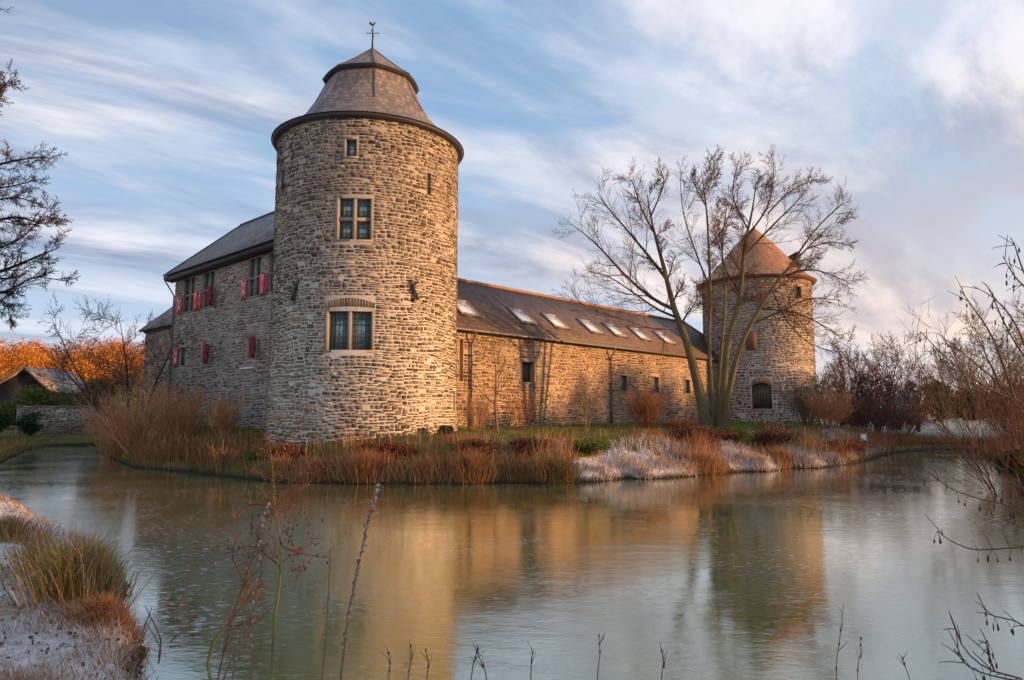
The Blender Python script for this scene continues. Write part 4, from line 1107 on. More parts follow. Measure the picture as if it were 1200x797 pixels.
for pts, r0 in (([(-60, 345), (-20, 325), (10, 315), (45, 300), (70, 290)], 0.20), ([(-60, 285), (-15, 262), (20, 255), (50, 262), (66, 258)], 0.15), ([(-60, 350), (-10, 345), (15, 338), (40, 325), (80, 330)], 0.13),
                ([(-60, 230), (-20, 200), (10, 190), (40, 185), (60, 186)], 0.13), ([(-60, 190), (-30, 150), (-5, 120), (8, 100)], 0.13), ([(-50, 360), (-10, 352), (5, 355), (14, 372)], 0.08), ([(-40, 300), (0, 290), (30, 275), (60, 240)], 0.12), ([(-60, 250), (-20, 225), (15, 218), (48, 210)], 0.11), ([(-60, 170), (-30, 130), (0, 105), (15, 90)], 0.1), ([(-50, 240), (-10, 235), (20, 232), (44, 238)], 0.09)):
    P3 = [at(x, y, by - 0.6 + 0.5 * math.sin(k + r0 * 60)) for k, (x, y) in enumerate(pts)]; tz = P3[0][2]; k_ = int(np.argmin([abs(q[2] - tz + 1.0) for q in sp_]))
    P3 = [np.array(sp_[k_])] + P3
    s2 = smooth_path(P3, 12); rad2 = list(np.linspace(r0, 0.02, 13)); out[1].append((np.array(s2), np.array(rad2)))
    L = sum(np.linalg.norm(s2[i + 1] - s2[i]) for i in range(12)); shoot(out, s2, rad2, L * 0.34, 1, g, dict(prm, num=[9, 24, 11, 7]))
bare_tree('oak_tree', 'tall dark bare tree whose branches reach in at the left edge', 'tree', (bx, by, bz0), out, M['darkbark'], M['darkbark'])

def simple_tree(name, label, cat, x, y, Y, htop, r, seed, prm_over=None, mt='palebark', mc='twig', lean=(0, 0), group=None, stems=1, spread=0.0, zb=None):
    """tree whose foot stands on the ground at depth Y under photograph column x; htop = photograph row of its top"""
    g = np.random.RandomState(seed); out = new(); X = ray(x, 480)[0] * Y; zb = hz(X, Y) if zb is None else zb
    H = at(x, htop, Y)[2] - zb
    p = dict(seg=[8, 6, 4, 3, 3], num=[9, 7, 6, 4], ang=[42, 40, 42, 42], len=[0.48, 0.48, 0.46, 0.46], wob=[0.06, 0.1, 0.14, 0.18, 0.2], up=[0.03, 0.06, 0.06, 0.05, 0.05], rr=0.55, rmin=0.010, tap=0.1)
    p['from'] = [0.25, 0.12, 0.1, 0.1]
    if prm_over: p.update(prm_over)
    for s_ in range(stems):
        a = g.uniform(0, 2 * math.pi); ln = spread * g.uniform(0.3, 1.0)
        d = np.array((lean[0] + ln * math.cos(a), lean[1] + ln * math.sin(a), 1.0))
        grow(out, np.array((X + 0.12 * ln * math.cos(a), Y + 0.12 * ln * math.sin(a), zb - 0.1)), d, H * g.uniform(0.8, 1.0) * (1 if stems == 1 else g.uniform(0.75, 1.05)), r * (1 if stems == 1 else g.uniform(0.6, 1)), 0, g, p)
    return bare_tree(name, label, cat, (X, Y, zb), out, M[mt], M[mc], group)
few = dict(seg=[6, 5, 4, 3], num=[7, 6, 5])
# leaning tree left of the house
simple_tree('leaning_tree', 'bare tree leaning left over the orange willow beside the house', 'tree', 158, 500, 41, 352, 0.16, 3, dict(num=[10, 8, 6, 3], ang=[60, 45, 42, 42], rmin=0.012), 'darkbark', 'twig', (-0.35, 0.1), stems=5, spread=0.7)
simple_tree('small_tree', 'small pale-stemmed bare tree close to the barn wall below the first window', 'tree', 583, 500, 33.5, 398, 0.085, 8, dict(num=[9, 8, 6], seg=[7, 6, 4, 3], ang=[60, 48, 45], len=[0.6, 0.5, 0.5]), 'palebark', 'twig')
simple_tree('small_tree', 'thin shrubby tree growing on the lawn left of the second downpipe', 'tree', 686, 515, 32, 428, 0.04, 9, dict(num=[8, 7, 4], seg=[6, 5, 4, 3]), 'palebark', 'palebark', stems=4, spread=0.45)

def shrub(name, label, x, Y, htop, seed, mat, stems=30, spread=0.8, r=0.02, group=None, cat='shrub', num=(7, 4), ang=(25, 30), zb=None, up=0.03, rmin=0.006):
    g = np.random.RandomState(seed); out = new(); X = ray(x, 480)[0] * Y; zb = hz(X, Y) if zb is None else zb
    H = at(x, htop, Y)[2] - zb
    p = dict(seg=[6, 4, 3], num=list(num), ang=list(ang), len=[0.45, 0.45], wob=[0.07, 0.1, 0.14], up=[up, 0.04, 0.04], rr=0.6, rmin=rmin, tap=0.35); p['from'] = [0.2, 0.15]
    for s_ in range(stems):
        a = g.uniform(0, 2 * math.pi); ln = spread * math.sqrt(g.rand())
        d = np.array((ln * math.cos(a), ln * math.sin(a), 1.0))
        grow(out, np.array((X + 0.5 * ln * math.cos(a), Y + 0.5 * ln * math.sin(a), zb - 0.1)), d, H * g.uniform(0.65, 1.05) * math.sqrt(1 + ln * ln) * (1 - 0.25 * ln), r * g.uniform(0.6, 1), 0, g, p)
    t = thing(name, label, cat, (X, Y, zb), group)
    a_ = MB(); tube_list(a_, out[0], 4); a_.build('stem', mat, t)
    a_ = MB(); tube_list(a_, out[1] + out[2], 3); a_.build('twigs', mat, t)
    return t
shrub('willow_bush', 'big orange-brown willow bush at the water left of the house', 165, 35.5, 450, 31, M['orangetwig'], 62, 1.0, 0.026, num=(8, 4), rmin=0.010)
shrub('willow_bush', 'tall pale orange willow bush hiding the foot of the grey house', 215, 35.5, 455, 32, M['orangetwig'], 46, 0.75, 0.024, num=(8, 4), rmin=0.009)
shrub('willow_bush', 'low orange willow bush overhanging the channel bank', 132, 37.5, 478, 33, M['orangetwig'], 50, 0.7, 0.018, num=(8, 4), rmin=0.009)
shrub('willow_bush', 'reddish willow bush between the grey house and the near tower', 262, 33.0, 462, 61, M['orangetwig'], 50, 0.5, 0.016, num=(8, 4), rmin=0.007)
shrub('dogwood_bush', 'russet upright bush against the barn wall below the third window', 757, 37, 452, 34, M['rustwig'], 60, 0.55, 0.016, num=(8, 4), rmin=0.007)
shrub('dogwood_bush', 'low dark red mounded bush left of the big tree trunks', 795, 36, 488, 35, M['rustwig'], 70, 1.1, 0.016, num=(8, 4), rmin=0.007)
shrub('dogwood_bush', 'low russet bush below the shuttered window of the far tower', 908, 38, 494, 36, M['rustwig'], 60, 1.1, 0.015, num=(8, 4), rmin=0.007)
shrub('hazel_bush', 'tall tan bush at the right foot of the far tower', 945, 46, 438, 37, M['palebark'], 50, 0.6, 0.02, num=(8, 5), rmin=0.010)
shrub('hazel_bush', 'dense tan bush between the far tower and the reddish trees', 972, 44, 455, 38, M['orangetwig'], 60, 0.6, 0.02, num=(8, 5), rmin=0.010)
shrub('hazel_bush', 'thin brown bush rooted at the foot of the barn near the tower', 560, 33.5, 455, 39, M['orangetwig'], 26, 0.5, 0.012, num=(6, 3))
shrub('hazel_bush', 'thin rusty bush below the lit window of the barn', 610, 37, 455, 40, M['rustwig'], 26, 0.5, 0.012, num=(6, 3))

# reddish trees in the right background, beyond the bank
for i, (x, Y, top, sd_, mc) in enumerate(((1000, 62, 402, 51, 'purpletwig'), (1028, 58, 390, 52, 'purpletwig'), (1052, 66, 400, 53, 'purpletwig'), (1075, 60, 430, 54, 'rustwig'), (985, 72, 425, 55, 'twig'))):
    lab = ['bushy reddish bare tree nearest the far tower, behind the tan bush', 'tallest reddish-brown bare tree on the far bank', 'reddish bare tree with a broad crown right of the tallest one', 'short rusty bare tree at the right end of the red group', 'thin brown bare tree set back behind the far tower'][i]
    simple_tree('bare_tree', lab, 'tree', x, 500, Y, top, 0.13, sd_, dict(num=[12, 8, 7], seg=[8, 6, 4, 3], ang=[38, 40, 42], len=[0.42, 0.48, 0.5], rmin=0.018, **{'from': [0.1, 0.1, 0.1, 0.1]}), 'darkbark', mc, stems=4, spread=0.35, group='reddish bare trees on the far bank')
for i, (x, Y, top) in enumerate(((1000, 52, 470), (1030, 50, 462), (1058, 52, 468), (1088, 47, 515), (1118, 47, 516), (1150, 44, 512))):
    lab = ['brown thicket bush behind the small white post', 'brown thicket bush under the tallest reddish tree', 'brown thicket bush under the broad reddish tree', 'low brown bush at the far water edge beside the thickets', 'low brown bush before the frosted meadow', 'low brown bush where the right bank begins'][i]
    shrub('thicket_bush', lab, x, Y, top, 60 + i, M['purpletwig'] if i % 2 else M['rustwig'], 60, 1.0 if i < 3 else 1.3, 0.02, 'brown thicket along the far bank', num=(8, 5), rmin=0.011)
# pale round-crowned trees, far right
for i, (x, Y, top) in enumerate(((1150, 105, 382), (1185, 95, 372), (1120, 120, 405), (1235, 90, 350))):
    lab = ['pale golden bare tree beyond the frosted meadow', 'largest golden bare tree at the right edge beyond the meadow', 'small golden bare tree left of the others beyond the meadow', 'golden bare tree cut off by the right edge'][i]
    simple_tree('golden_tree', lab, 'tree', x, 500, Y, top, 0.3, 80 + i, dict(num=[12, 9, 8], seg=[8, 6, 4, 3], ang=[45, 42, 42], len=[0.5, 0.48, 0.5], rmin=0.030), 'palebark', 'palebark', stems=2, spread=0.3, group='golden bare trees beyond the meadow')

# ------------------------------------------------------------------ leafy things
def leafy(name, label, cat, x, Y, zlo, zhi, wpx, seed, mat, n=5000, size=0.07, group=None, depth=None, X=None):
    g = np.random.RandomState(seed); X = ray(x, 480)[0] * Y if X is None else X; wd = wpx / F * Y / 2; dp = depth or wd
    zb = hz(X, Y); t = thing(name, label, cat, (X, Y, zb), group)
    nc = 26; cc = g.normal(size=(nc, 3)); cc /= np.linalg.norm(cc, axis=1, keepdims=True); cc *= (g.rand(nc, 1) ** 0.4) * 0.72
    ctr = np.array((X, Y, (zlo + zhi) / 2)); sc = np.array((wd, dp, (zhi - zlo) / 2))
    ctr[2] += 0; k = g.randint(0, nc, n); q = g.normal(size=(n, 3)); q /= np.linalg.norm(q, axis=1, keepdims=True); q *= g.rand(n, 1) ** 0.5 * 0.38
    P_ = ctr + (cc[k] + q) * sc; P_[:, 2] = np.maximum(P_[:, 2], zb + 0.02)
    mb = MB(); leaves(mb, P_, g.uniform(0.6, 1.3, n) * size, np.clip(g.normal(0.45, 0.22, n) + 0.25 * (cc[k][:, 0] * 0.4), 0, 1), g); mb.build('foliage', M[mat], t)
    tb = MB(); pl = [([np.array((X, Y, zb - 0.05)), (np.array((X, Y, zb)) + ctr + cc[i] * sc * 0.3) / 2, ctr + cc[i] * sc * 0.9], [0.03, 0.022, 0.008]) for i in range(0, nc, 2)]
    tube_list(tb, pl, 4); tb.build('stem', M['darkbark'], t)
    return t
zt_ = lambda y, Y: at(600, y, Y)[2]
leafy('evergreen_shrub', 'small dark green shrub at the right foot of the near tower', 'shrub', 524, 29.0, zt_(518, 29), zt_(497, 29), 26, 1, 'leafdark', 2500, 0.05)
leafy('evergreen_shrub', 'round dark green shrub by the garden wall', 'shrub', 37, 54, 0.6, zt_(480, 54), 34, 2, 'leafdark', 3500, 0.08)
leafy('evergreen_shrub', 'dark green shrub cut off by the left edge', 'shrub', 0, 50, 0.5, zt_(472, 50), 30, 3, 'leafdark', 3500, 0.08)
leafy('evergreen_shrub', 'low green ivy mound on the bank below the grey house', 'shrub', 262, 30.5, zt_(548, 30), zt_(517, 30), 60, 4, 'leafolive', 3600, 0.06, depth=1.2)
leafy('evergreen_shrub', 'pale green clump on the bank between house and tower', 'shrub', 305, 28.5, zt_(553, 28.5), zt_(520, 28.5), 46, 6, 'leafolive', 3000, 0.05, depth=1.0)
leafy('hedge', 'long olive hedge above the garden wall', 'hedge', 55, 60.5, 1.0, zt_(452, 60), 130, 5, 'leafolive', 12000, 0.11, depth=1.2)
leafy('hedge', 'taller yellow-green bush at the hedge end beside the willow', 'hedge', 112, 60, 1.0, zt_(442, 60), 62, 7, 'leafolive', 6000, 0.11, depth=1.5)
leafy('conifer', 'dark green conifer standing in the meadow hedge', 'conifer', 1100, 92, 1.0, zt_(443, 92), 34, 8, 'leafdark', 5000, 0.2, group=None)
leafy('conifer', 'second dark conifer further right in the meadow hedge', 'conifer', 1135, 100, 1.0, zt_(455, 100), 46, 9, 'leafdark', 5000, 0.2, group=None)
leafy('evergreen_shrub', 'dark green bush at the water under the right hand branches', 'shrub', 1190, 21.5, 0.3, 1.5, 60, 10, 'leafdark', 3500, 0.05)

def leafy_at(X, Y, h, rr, i):  # unseen hollies, added to throw shade over the near bank
    g = np.random.RandomState(140 + i); zb = max(hz(X, Y), 0.3); lab = ['dark holly beyond the frame on the right bank, nearest the water', 'tallest dark holly on the right bank behind the camera', 'dark holly farthest behind the camera on the right bank'][i]
    t = thing('holly_tree', lab, 'tree', (X, Y, zb), 'hollies on the near right bank'); n = 5000
    cc = g.normal(size=(30, 3)); cc /= np.linalg.norm(cc, axis=1, keepdims=True); cc *= g.rand(30, 1) ** 0.4 * 0.75
    q = g.normal(size=(n, 3)); q /= np.linalg.norm(q, axis=1, keepdims=True); q *= g.rand(n, 1) ** 0.5 * 0.4
    P_ = np.array((X, Y, zb + 0.5 + (h - zb) / 2)) + (cc[g.randint(0, 30, n)] + q) * np.array((rr, rr, (h - zb) / 2))
    mb = MB(); leaves(mb, P_, g.uniform(0.14, 0.3, n), g.rand(n), g); mb.build('foliage', M['leafdark'], t)
    mb = MB(); tube_list(mb, [([np.array((X, Y, zb - 0.1)), np.array((X + 0.1, Y, zb + 3)), np.array((X, Y, h * 0.9))], [0.2, 0.14, 0.04])], 8); mb.build('trunk', M['darkbark'], t)
    return t
bl_ = ['russet bramble mound above the shore left of the near tower', 'low russet bramble mound below the wide tower window', 'russet bramble mound right of the near tower foot', 'rust-brown bramble mound before the small pale tree', 'dark green and brown bramble mound above the white patch', 'broad russet bramble mound below the big tree', 'olive bramble mound right of the big tree', 'rust bramble mound above the frosted tussocks', 'brown bramble mound at the castle bank tip']
for i, (x, y, wpx, hh_, mt_) in enumerate(((335, 545, 60, 0.9, 'russetleaf'), (455, 540, 90, 0.8, 'russetleaf'), (560, 538, 70, 0.8, 'russetleaf'), (622, 532, 60, 0.7, 'russetleaf'), (690, 533, 60, 0.75, 'leafolive'), (822, 520, 90, 0.9, 'russetleaf'), (858, 518, 50, 0.8, 'leafolive'), (905, 524, 70, 0.9, 'russetleaf'), (990, 533, 60, 0.9, 'russetleaf'))):
    q = gh(x, y); leafy('bramble_bush', bl_[i], 'bush', x, q[1], q[2], q[2] + hh_, wpx, 120 + i, mt_, 3200, 0.045, group='bramble mounds on the castle bank', depth=0.9)
# far hedges and woods that read as one mass
def mass(name, pts, r_, n_per, size, mat, seed, hfun):
    g = np.random.RandomState(seed); mb = MB(); allp = []; tt = []
    for (x, y, h, rr) in pts:
        z0 = hfun(x, y); n = n_per; q = g.normal(size=(n, 3)); q /= np.linalg.norm(q, axis=1, keepdims=True); q *= g.rand(n, 1) ** 0.35
        c = np.array((x, y, z0 + h * 0.5)); allp.append(c + q * np.array((rr, rr, h * 0.55))); tt.append(np.full(n, g.uniform(0.12, 0.9)) + g.normal(0, 0.12, n))
    P_ = np.concatenate(allp); T_ = np.clip(np.concatenate(tt), 0, 1)
    leaves(mb, P_, g.uniform(0.5, 1.3, len(P_)) * size, T_, g, 0.6)
    return kind(mb.build(name, M[mat]), 'stuff')
g = np.random.RandomState(77); pts = []
hx = g.uniform(-330, -38, 1100); hy = g.uniform(150, 290, 1100)
hh_ = height(hx, hy)
for x, y, z in zip(hx, hy, hh_): pts.append((x, y, g.uniform(7, 11), g.uniform(2.6, 4.6)))
mass('autumn_woods', pts, 4, 340, 0.27, 'autumn', 78, lambda x, y: float(height(np.array([x]), np.array([y]), np.array([50.0]))[0]))
g = np.random.RandomState(79); pts = [(g.uniform(28, 330), g.uniform(125, 170), g.uniform(4, 8.5), g.uniform(2.5, 4.5)) for k in range(230)]
mass('far_hedgerow', pts, 4, 120, 0.5, 'russetleaf', 80, lambda x, y: 1.0)
g = np.random.RandomState(81); pts = [(g.uniform(-120, -42) , g.uniform(75, 110), g.uniform(3, 5), g.uniform(2, 3.5)) for k in range(40)]
mass('garden_thicket', pts, 4, 120, 0.3, 'leafolive', 82, lambda x, y: 1.0)

# trees that stand beyond the right edge, between castle and sunset
for i, (X, Y, h, rr) in enumerate(((62, 31, 13.2, 5.0), (66, 36, 14.2, 5.6), (60, 42, 12.6, 5.0), (64, 48, 12.4, 5.6), (59, 54, 10.6, 5.0), (67, 61, 12.0, 5.4))):
    x_ = 600 + F * X / Y
    leafy('oak_tree', ['brown-leaved oak nearest the pond in the row beyond the right edge', 'tallest brown-leaved oak of the row beyond the right edge', 'brown-leaved oak standing forward of the tallest one', 'broad brown-leaved oak in the middle of the row', 'lowest brown-leaved oak of the row beyond the right edge', 'farthest brown-leaved oak of the row beyond the right edge'][i], 'tree', x_, Y, 2.0, h, 2 * rr / Y * F, 90 + i, 'russetleaf', 6000, 0.26, group='brown oaks in the meadow right of the view', X=X)

for i, (X, Y, h, rr) in enumerate(((27, 4, 7.6, 3.4), (30, -2.5, 8.4, 3.8), (26, -9, 7.8, 3.6))):
    leafy_at(X, Y, h, rr, i)
# ------------------------------------------------------------------ barn, garden wall, far houses, post
b0 = at(32, 430, 68); gz = 1.2
bh = thing('timber_barn', 'dark timber barn with pale mossy gable roof beyond the garden wall', 'barn', (b0[0], 68, gz))
apx = b0; le = at(-14, 456, 66.5); re = at(62, 456, 68); le[2] = re[2] = (le[2] + re[2]) / 2; dep = np.array((-1.0, 8.5, 0)); 
m_ = MB(); prism(m_, [(le[0], le[1], gz), (re[0] - 0.6, re[1], gz), (re[0] - 0.6, re[1], re[2]), (apx[0], apx[1], apx[2] - 0.3), (le[0], le[1], le[2])], dep); m_.build('wall', M['lead'], bh)
fr_ = -dep / np.linalg.norm(dep) * 0.6
roof_poly('roof', [[apx + fr_, re + fr_ + (0.3, 0, -0.25), re + dep + (0.3, 0, -0.25), apx + dep], [apx + fr_, le + fr_ + (-0.3, 0, -0.2), le + dep, apx + dep]], [(0.5, 0.87), (0.5, 0.87)], M['barnroof'], bh, 0.15)
m_ = MB()
for a, b in ((apx, re + np.array((0.3, 0, -0.25))), (apx, le + np.array((-0.3, 0, -0.2)))):
    prism(m_, [a + fr_ * 1.05 + (0, 0, -0.02), b + fr_ * 1.05 + (0, 0, -0.02), b + fr_ * 1.05 + (0, 0, -0.26), a + fr_ * 1.05 + (0, 0, -0.26)], fr_ * 0.08)
m_.build('bargeboard', M['oldwood'], bh)
gwl = thing('garden_wall', 'weathered grey stone garden wall behind the green bank', 'wall', at(80, 508, 57) * np.array((1, 1, 0)) + np.array((0, 0, 1)))
wa = at(20, 480, 55.5)[:2]; wb = at(150, 480, 58.5)[:2]; wl = np.linalg.norm(wb - wa); wdv = (wb - wa) / wl; wn = np.array((wdv[1], -wdv[0]))
mpw, _i = flat(wa, wdv, wn)
m_ = MB(); lbox(m_, mpw, 0, wl, 0.3, 2.85, -0.45, 0.0); m_.build('wall_core', M['mortar_grey'], gwl)
stw = lay_stones(0, wl, 0.5, 2.85, [], (0.10, 0.2), (0.18, 0.5), rng, tintH, 0.04); masonry(mpw, stw, M['stone_grey'], gwl, rng, 0)
m_ = MB(); uu = 0.0
while uu < wl: ww = rng.uniform(0.4, 0.7); lbox(m_, mpw, uu + 0.01, min(uu + ww, wl) - 0.01, 2.853, 2.96 + rng.uniform(0, 0.05), -0.52, 0.08, rng.uniform(0.2, 0.8)); uu += ww
m_.build('coping_stones', M['stone_grey'], gwl)

def house_far(label, x, Y, yb, yt, wpx, seed, snow=True):
    c = at(x, yb, Y); top = at(x, yt, Y)[2]; wd = wpx / F * Y / 2; base = np.array((c[0], Y, 1.0)); t = thing('far_house', label, 'house', base)
    m_ = MB(); lbox(m_, lambda u, v, d: np.stack([c[0] + u, Y - d, v + 0 * u], -1), -wd, wd, 0.8, c[2] + (top - c[2]) * 0.45, -5, 0); m_.build('wall', M['whitepaint'], t)
    ez = c[2] + (top - c[2]) * 0.45
    roof_poly('roof', [[(c[0] - wd - .3, Y - .3, ez), (c[0] + wd + .3, Y - .3, ez), (c[0] + wd - 1, Y + 2.5, top), (c[0] - wd + 1, Y + 2.5, top)], [(c[0] - wd - .3, Y + 5.3, ez), (c[0] + wd + .3, Y + 5.3, ez), (c[0] + wd - 1, Y + 2.5, top), (c[0] - wd + 1, Y + 2.5, top)]], [(1, 0), (1, 0)], M['snowroof'], t)
    for k in (-0.5, 0.1, 0.6):
        m_ = MB(); lbox(m_, lambda u, v, d: np.stack([c[0] + u, Y - d, v + 0 * u], -1), wd * k - .5, wd * k + .5, ez - 2.0, ez - 0.8, 0.02, 0.06); m_.build('window', M['glass'], t)
M['snowroof'] = plain('snow_dusted_roof', (0.62, 0.65, 0.72), 0.8, 0.15, 1.0)
house_far('white house with snow-dusted roof seen between the far trees', 1080, 118, 478, 459, 34, 1)
pst = thing('marker_post', 'small white marker box on the shore left of the far water', 'post', gh(1013, 533))
pc = np.array(pst.location); m_ = MB(); mpf = lambda u, v, d: np.stack([pc[0] + u, pc[1] - d, pc[2] + v + 0 * u], -1)
lbox(m_, mpf, -0.04, 0.04, -0.3, 0.75, -0.04, 0.04); m_.build('post', M['oldwood'], pst)
m_ = MB(); lbox(m_, mpf, -0.12, 0.12, 0.72, 1.04, -0.06, 0.06); lbox(m_, mpf, -0.14, 0.14, 1.043, 1.07, -0.09, 0.09); m_.build('box', M['whitepaint'], pst)

# ------------------------------------------------------------------ grasses
def scatter(n, x0, x1, y0, y1, g, dmin, dmax, keep=None):
    X = g.uniform(x0, x1, n); Y = g.uniform(y0, y1, n); d = sdist(X, Y); ok = (d > dmin) & (d < dmax)
    if keep is not None: ok &= keep(X, Y)
    X, Y, d = X[ok], Y[ok], d[ok]; return X, Y, d, height(X, Y, d)
def off_building(X, Y):
    r1 = np.hypot(X - TC[0], Y - TC[1]) > 4.4; r2 = np.hypot(X - C2[0], Y - C2[1]) > 4.9
    s_ = (X - TC[0]) * d1[0] + (Y - TC[1]) * d1[1]; t_ = (X - TC[0]) * d2[0] + (Y - TC[1]) * d2[1]
    return r1 & r2 & ~((s_ > -0.05) & (s_ < RL + 0.3) & (t_ > -0.05) & (t_ < 27)) & ~((t_ < 0) & (s_ < 0) & False)
g = np.random.RandomState(101)
mb = MB()
X, Y, d, Z = scatter(210000, -19, 30, 22, 52, g, 0.03, 3.6, lambda a, b: off_building(a, b) & (isle(a, b) > 0.3) & ~((a > 2.4) & (a < 6.6) & (b < 29.5) & (noise2(a, b, 48, 2, 0.9) > 0.3)))
pat = noise2(X, Y, 41, 3, 0.5); keep = g.rand(len(X)) < np.clip((pat - 0.30) * 3.0, 0.10, 1) * np.where(d < 1.8, 1, 0.55) * np.where(Y > 36, 0.6, 1)
keep &= g.rand(len(X)) > snow_patch(X, Y) * 0.9
X, Y, d, Z, pat = X[keep], Y[keep], d[keep], Z[keep], pat[keep]
h = g.uniform(0.4, 1.1, len(X)) * (0.35 + 1.3 * noise2(X, Y, 44, 2, 1.1)) * np.where(d > 2.2, 0.6, 1.0)
edge_l = g.normal(0, 0.25, (len(X), 2)) + np.array((0.0, -0.22)) * np.clip(1.2 - d, 0, 1)[:, None]
blades(mb, np.stack([X, Y, Z - 0.03], 1), h, edge_l, g.uniform(0.012, 0.028, len(X)), np.clip(0.34 + 0.9 * (noise2(X, Y, 47, 3, 0.8) - 0.45) + g.normal(0, 0.2, len(X)), 0, 1), g)
kind(mb.build('dead_grass', M['straw']), 'stuff')
mb = MB()
X, Y, d, Z = scatter(150000, -22, 30, 24, 58, g, 0.5, 26, lambda a, b: off_building(a, b) & (isle(a, b) > 0.3))
pg_ = noise2(X, Y, 51, 3, 0.45); kp = g.rand(len(X)) < np.clip((pg_ - 0.35) * 4, 0.05, 1)
X, Y, d, Z = X[kp], Y[kp], d[kp], Z[kp]
blades(mb, np.stack([X, Y, Z - 0.02], 1), g.uniform(0.08, 0.26, len(X)), g.normal(0, 0.35, (len(X), 2)), g.uniform(0.015, 0.03, len(X)), np.clip(g.normal(0.62, 0.2, len(X)), 0, 1), g)
X, Y, d, Z = scatter(40000, -48, -18, 34, 52, g, 0.05, 14)
blades(mb, np.stack([X, Y, Z - 0.02], 1), g.uniform(0.08, 0.25, len(X)), g.normal(0, 0.35, (len(X), 2)), g.uniform(0.02, 0.035, len(X)), np.clip(g.normal(0.75, 0.2, len(X)), 0, 1), g)
kind(mb.build('lawn_grass', M['green']), 'stuff')
# far bank reeds
mb = MB(); X, Y, d, Z = scatter(60000, 20, 48, 18, 56, g, 0.02, 2.4, lambda a, b: (a > 21) | (b < 30))
blades(mb, np.stack([X, Y, Z - 0.03], 1), g.uniform(0.3, 0.9, len(X)), g.normal(0, 0.25, (len(X), 2)), g.uniform(0.02, 0.04, len(X)), np.clip(g.normal(0.22, 0.15, len(X)), 0, 0.8), g)
X, Y, d, Z = scatter(16000, -46, -20, 33, 48, g, 0.02, 1.2)
blades(mb, np.stack([X, Y, Z - 0.03], 1), g.uniform(0.15, 0.4, len(X)), g.normal(0, 0.3, (len(X), 2)), g.uniform(0.02, 0.04, len(X)), np.clip(g.normal(0.45, 0.2, len(X)), 0, 0.9), g)
kind(mb.build('bank_reeds', M['straw']), 'stuff')
# near bank
mb = MB(); X, Y, d, Z = scatter(120000, -16, -2.0, 3.2, 20.5, g, 0.0, 9, lambda a, b: noise2(a, b, 64, 3, 1.3) > 0.40)
blades(mb, np.stack([X, Y, Z - 0.01], 1), g.uniform(0.04, 0.15, len(X)), g.normal(0, 0.8, (len(X), 2)), g.uniform(0.004, 0.010, len(X)), np.clip(0.72 + 0.5 * (noise2(X, Y, 61, 3, 0.9) - 0.5) + g.normal(0, 0.22, len(X)), 0, 1), g, 0.5)
kind(mb.build('frosted_grass', M['frost']), 'stuff')
mb = MB(); X, Y, d, Z = scatter(60000, -16, -2.0, 3.2, 20.5, g, -0.05, 9)
pn = noise2(X, Y, 66, 3, 0.8); kp = (pn > 0.57) | (d < 0.35); X, Y, d, Z = X[kp], Y[kp], d[kp], Z[kp]
blades(mb, np.stack([X, Y, np.maximum(Z, 0) - 0.01], 1), g.uniform(0.06, 0.26, len(X)), g.normal(0, 0.8, (len(X), 2)), g.uniform(0.005, 0.011, len(X)), np.clip(g.normal(0.5, 0.22, len(X)), 0, 1), g, 0.5)
kind(mb.build('dry_litter', M['straw']), 'stuff')

mb = MB(); X, Y, d, Z = scatter(9000, -14, -2.0, 3.2, 18, g, 0.05, 9)
leaves(mb, np.stack([X, Y, Z + 0.012], 1), g.uniform(0.012, 0.035, len(X)), np.clip(g.normal(0.45, 0.3, len(X)), 0, 1), g, 0.7)
kind(mb.build('fallen_leaves', M['russetleaf']), 'stuff')
def tussock(name, label, X, Y, h, rad, n, seed, mats, group=None, sp=0.5, wd=0.007, zb=None, cat='grass tussock', tmean=0.6):
    g = np.random.RandomState(seed); zb = hz(X, Y) if zb is None else zb; t = thing(name, label, cat, (X, Y, zb), group)
    for mi, (mat, frac, hf, nm) in enumerate(mats):
        m = int(n * frac); a = g.uniform(0, 2 * math.pi, m); r = rad * np.abs(g.normal(0, 0.62, m)) * 0.5
        bx_ = X + r * np.cos(a); by_ = Y + r * np.sin(a); b = np.stack([bx_, by_, np.maximum(height(bx_, by_), 0) - 0.02], 1)
        kp_ = sdist(bx_, by_) > 0.02; a, r, b = a[kp_], r[kp_], b[kp_]; m = len(a)
        le = np.stack([np.cos(a), np.sin(a)], 1) * (np.minimum(r / (rad * 0.5), 1.2) * sp * g.uniform(0.3, 1.3, m))[:, None] + g.normal(0, 0.30, (m, 2)) + np.array((0, -0.18)) * sp
        mb = MB(); blades(mb, b, h * hf * (0.3 + 0.8 * g.rand(m) ** 0.8), le, g.uniform(0.6, 1.3, m) * wd, np.clip(g.normal(tmean, 0.2, m), 0, 1), g, 0.4); kind(mb.build(nm, M[mat], t), 'stuff')
    return t
q = gp(92, 690, 0.42)
tussock('rush_tussock', 'large green and orange rush tussock on the frosty near bank', q[0], q[1], 0.92, 0.75, 3000, 1, [('green', 0.36, 1.0, 'green_blades'), ('straw', 0.64, 0.9, 'dry_blades')], sp=0.6, wd=0.009, tmean=0.72)
q = gp(48, 668, 0.42)
tussock('rush_tussock', 'smaller straw-coloured tussock left of the large rush tussock', q[0], q[1], 0.75, 0.45, 1200, 2, [('straw', 0.8, 0.9, 'dry_blades'), ('green', 0.2, 0.9, 'green_blades')], sp=0.5, wd=0.009)
q = gp(10, 625, 0.5)
tussock('rush_tussock', 'straw tussock at the left edge behind the rush tussocks', q[0], q[1], 0.6, 0.9, 1600, 3, [('straw', 0.9, 0.8, 'dry_blades'), ('green', 0.1, 0.9, 'green_blades')], sp=0.7, wd=0.012)
q = gp(20, 790, 0.6)
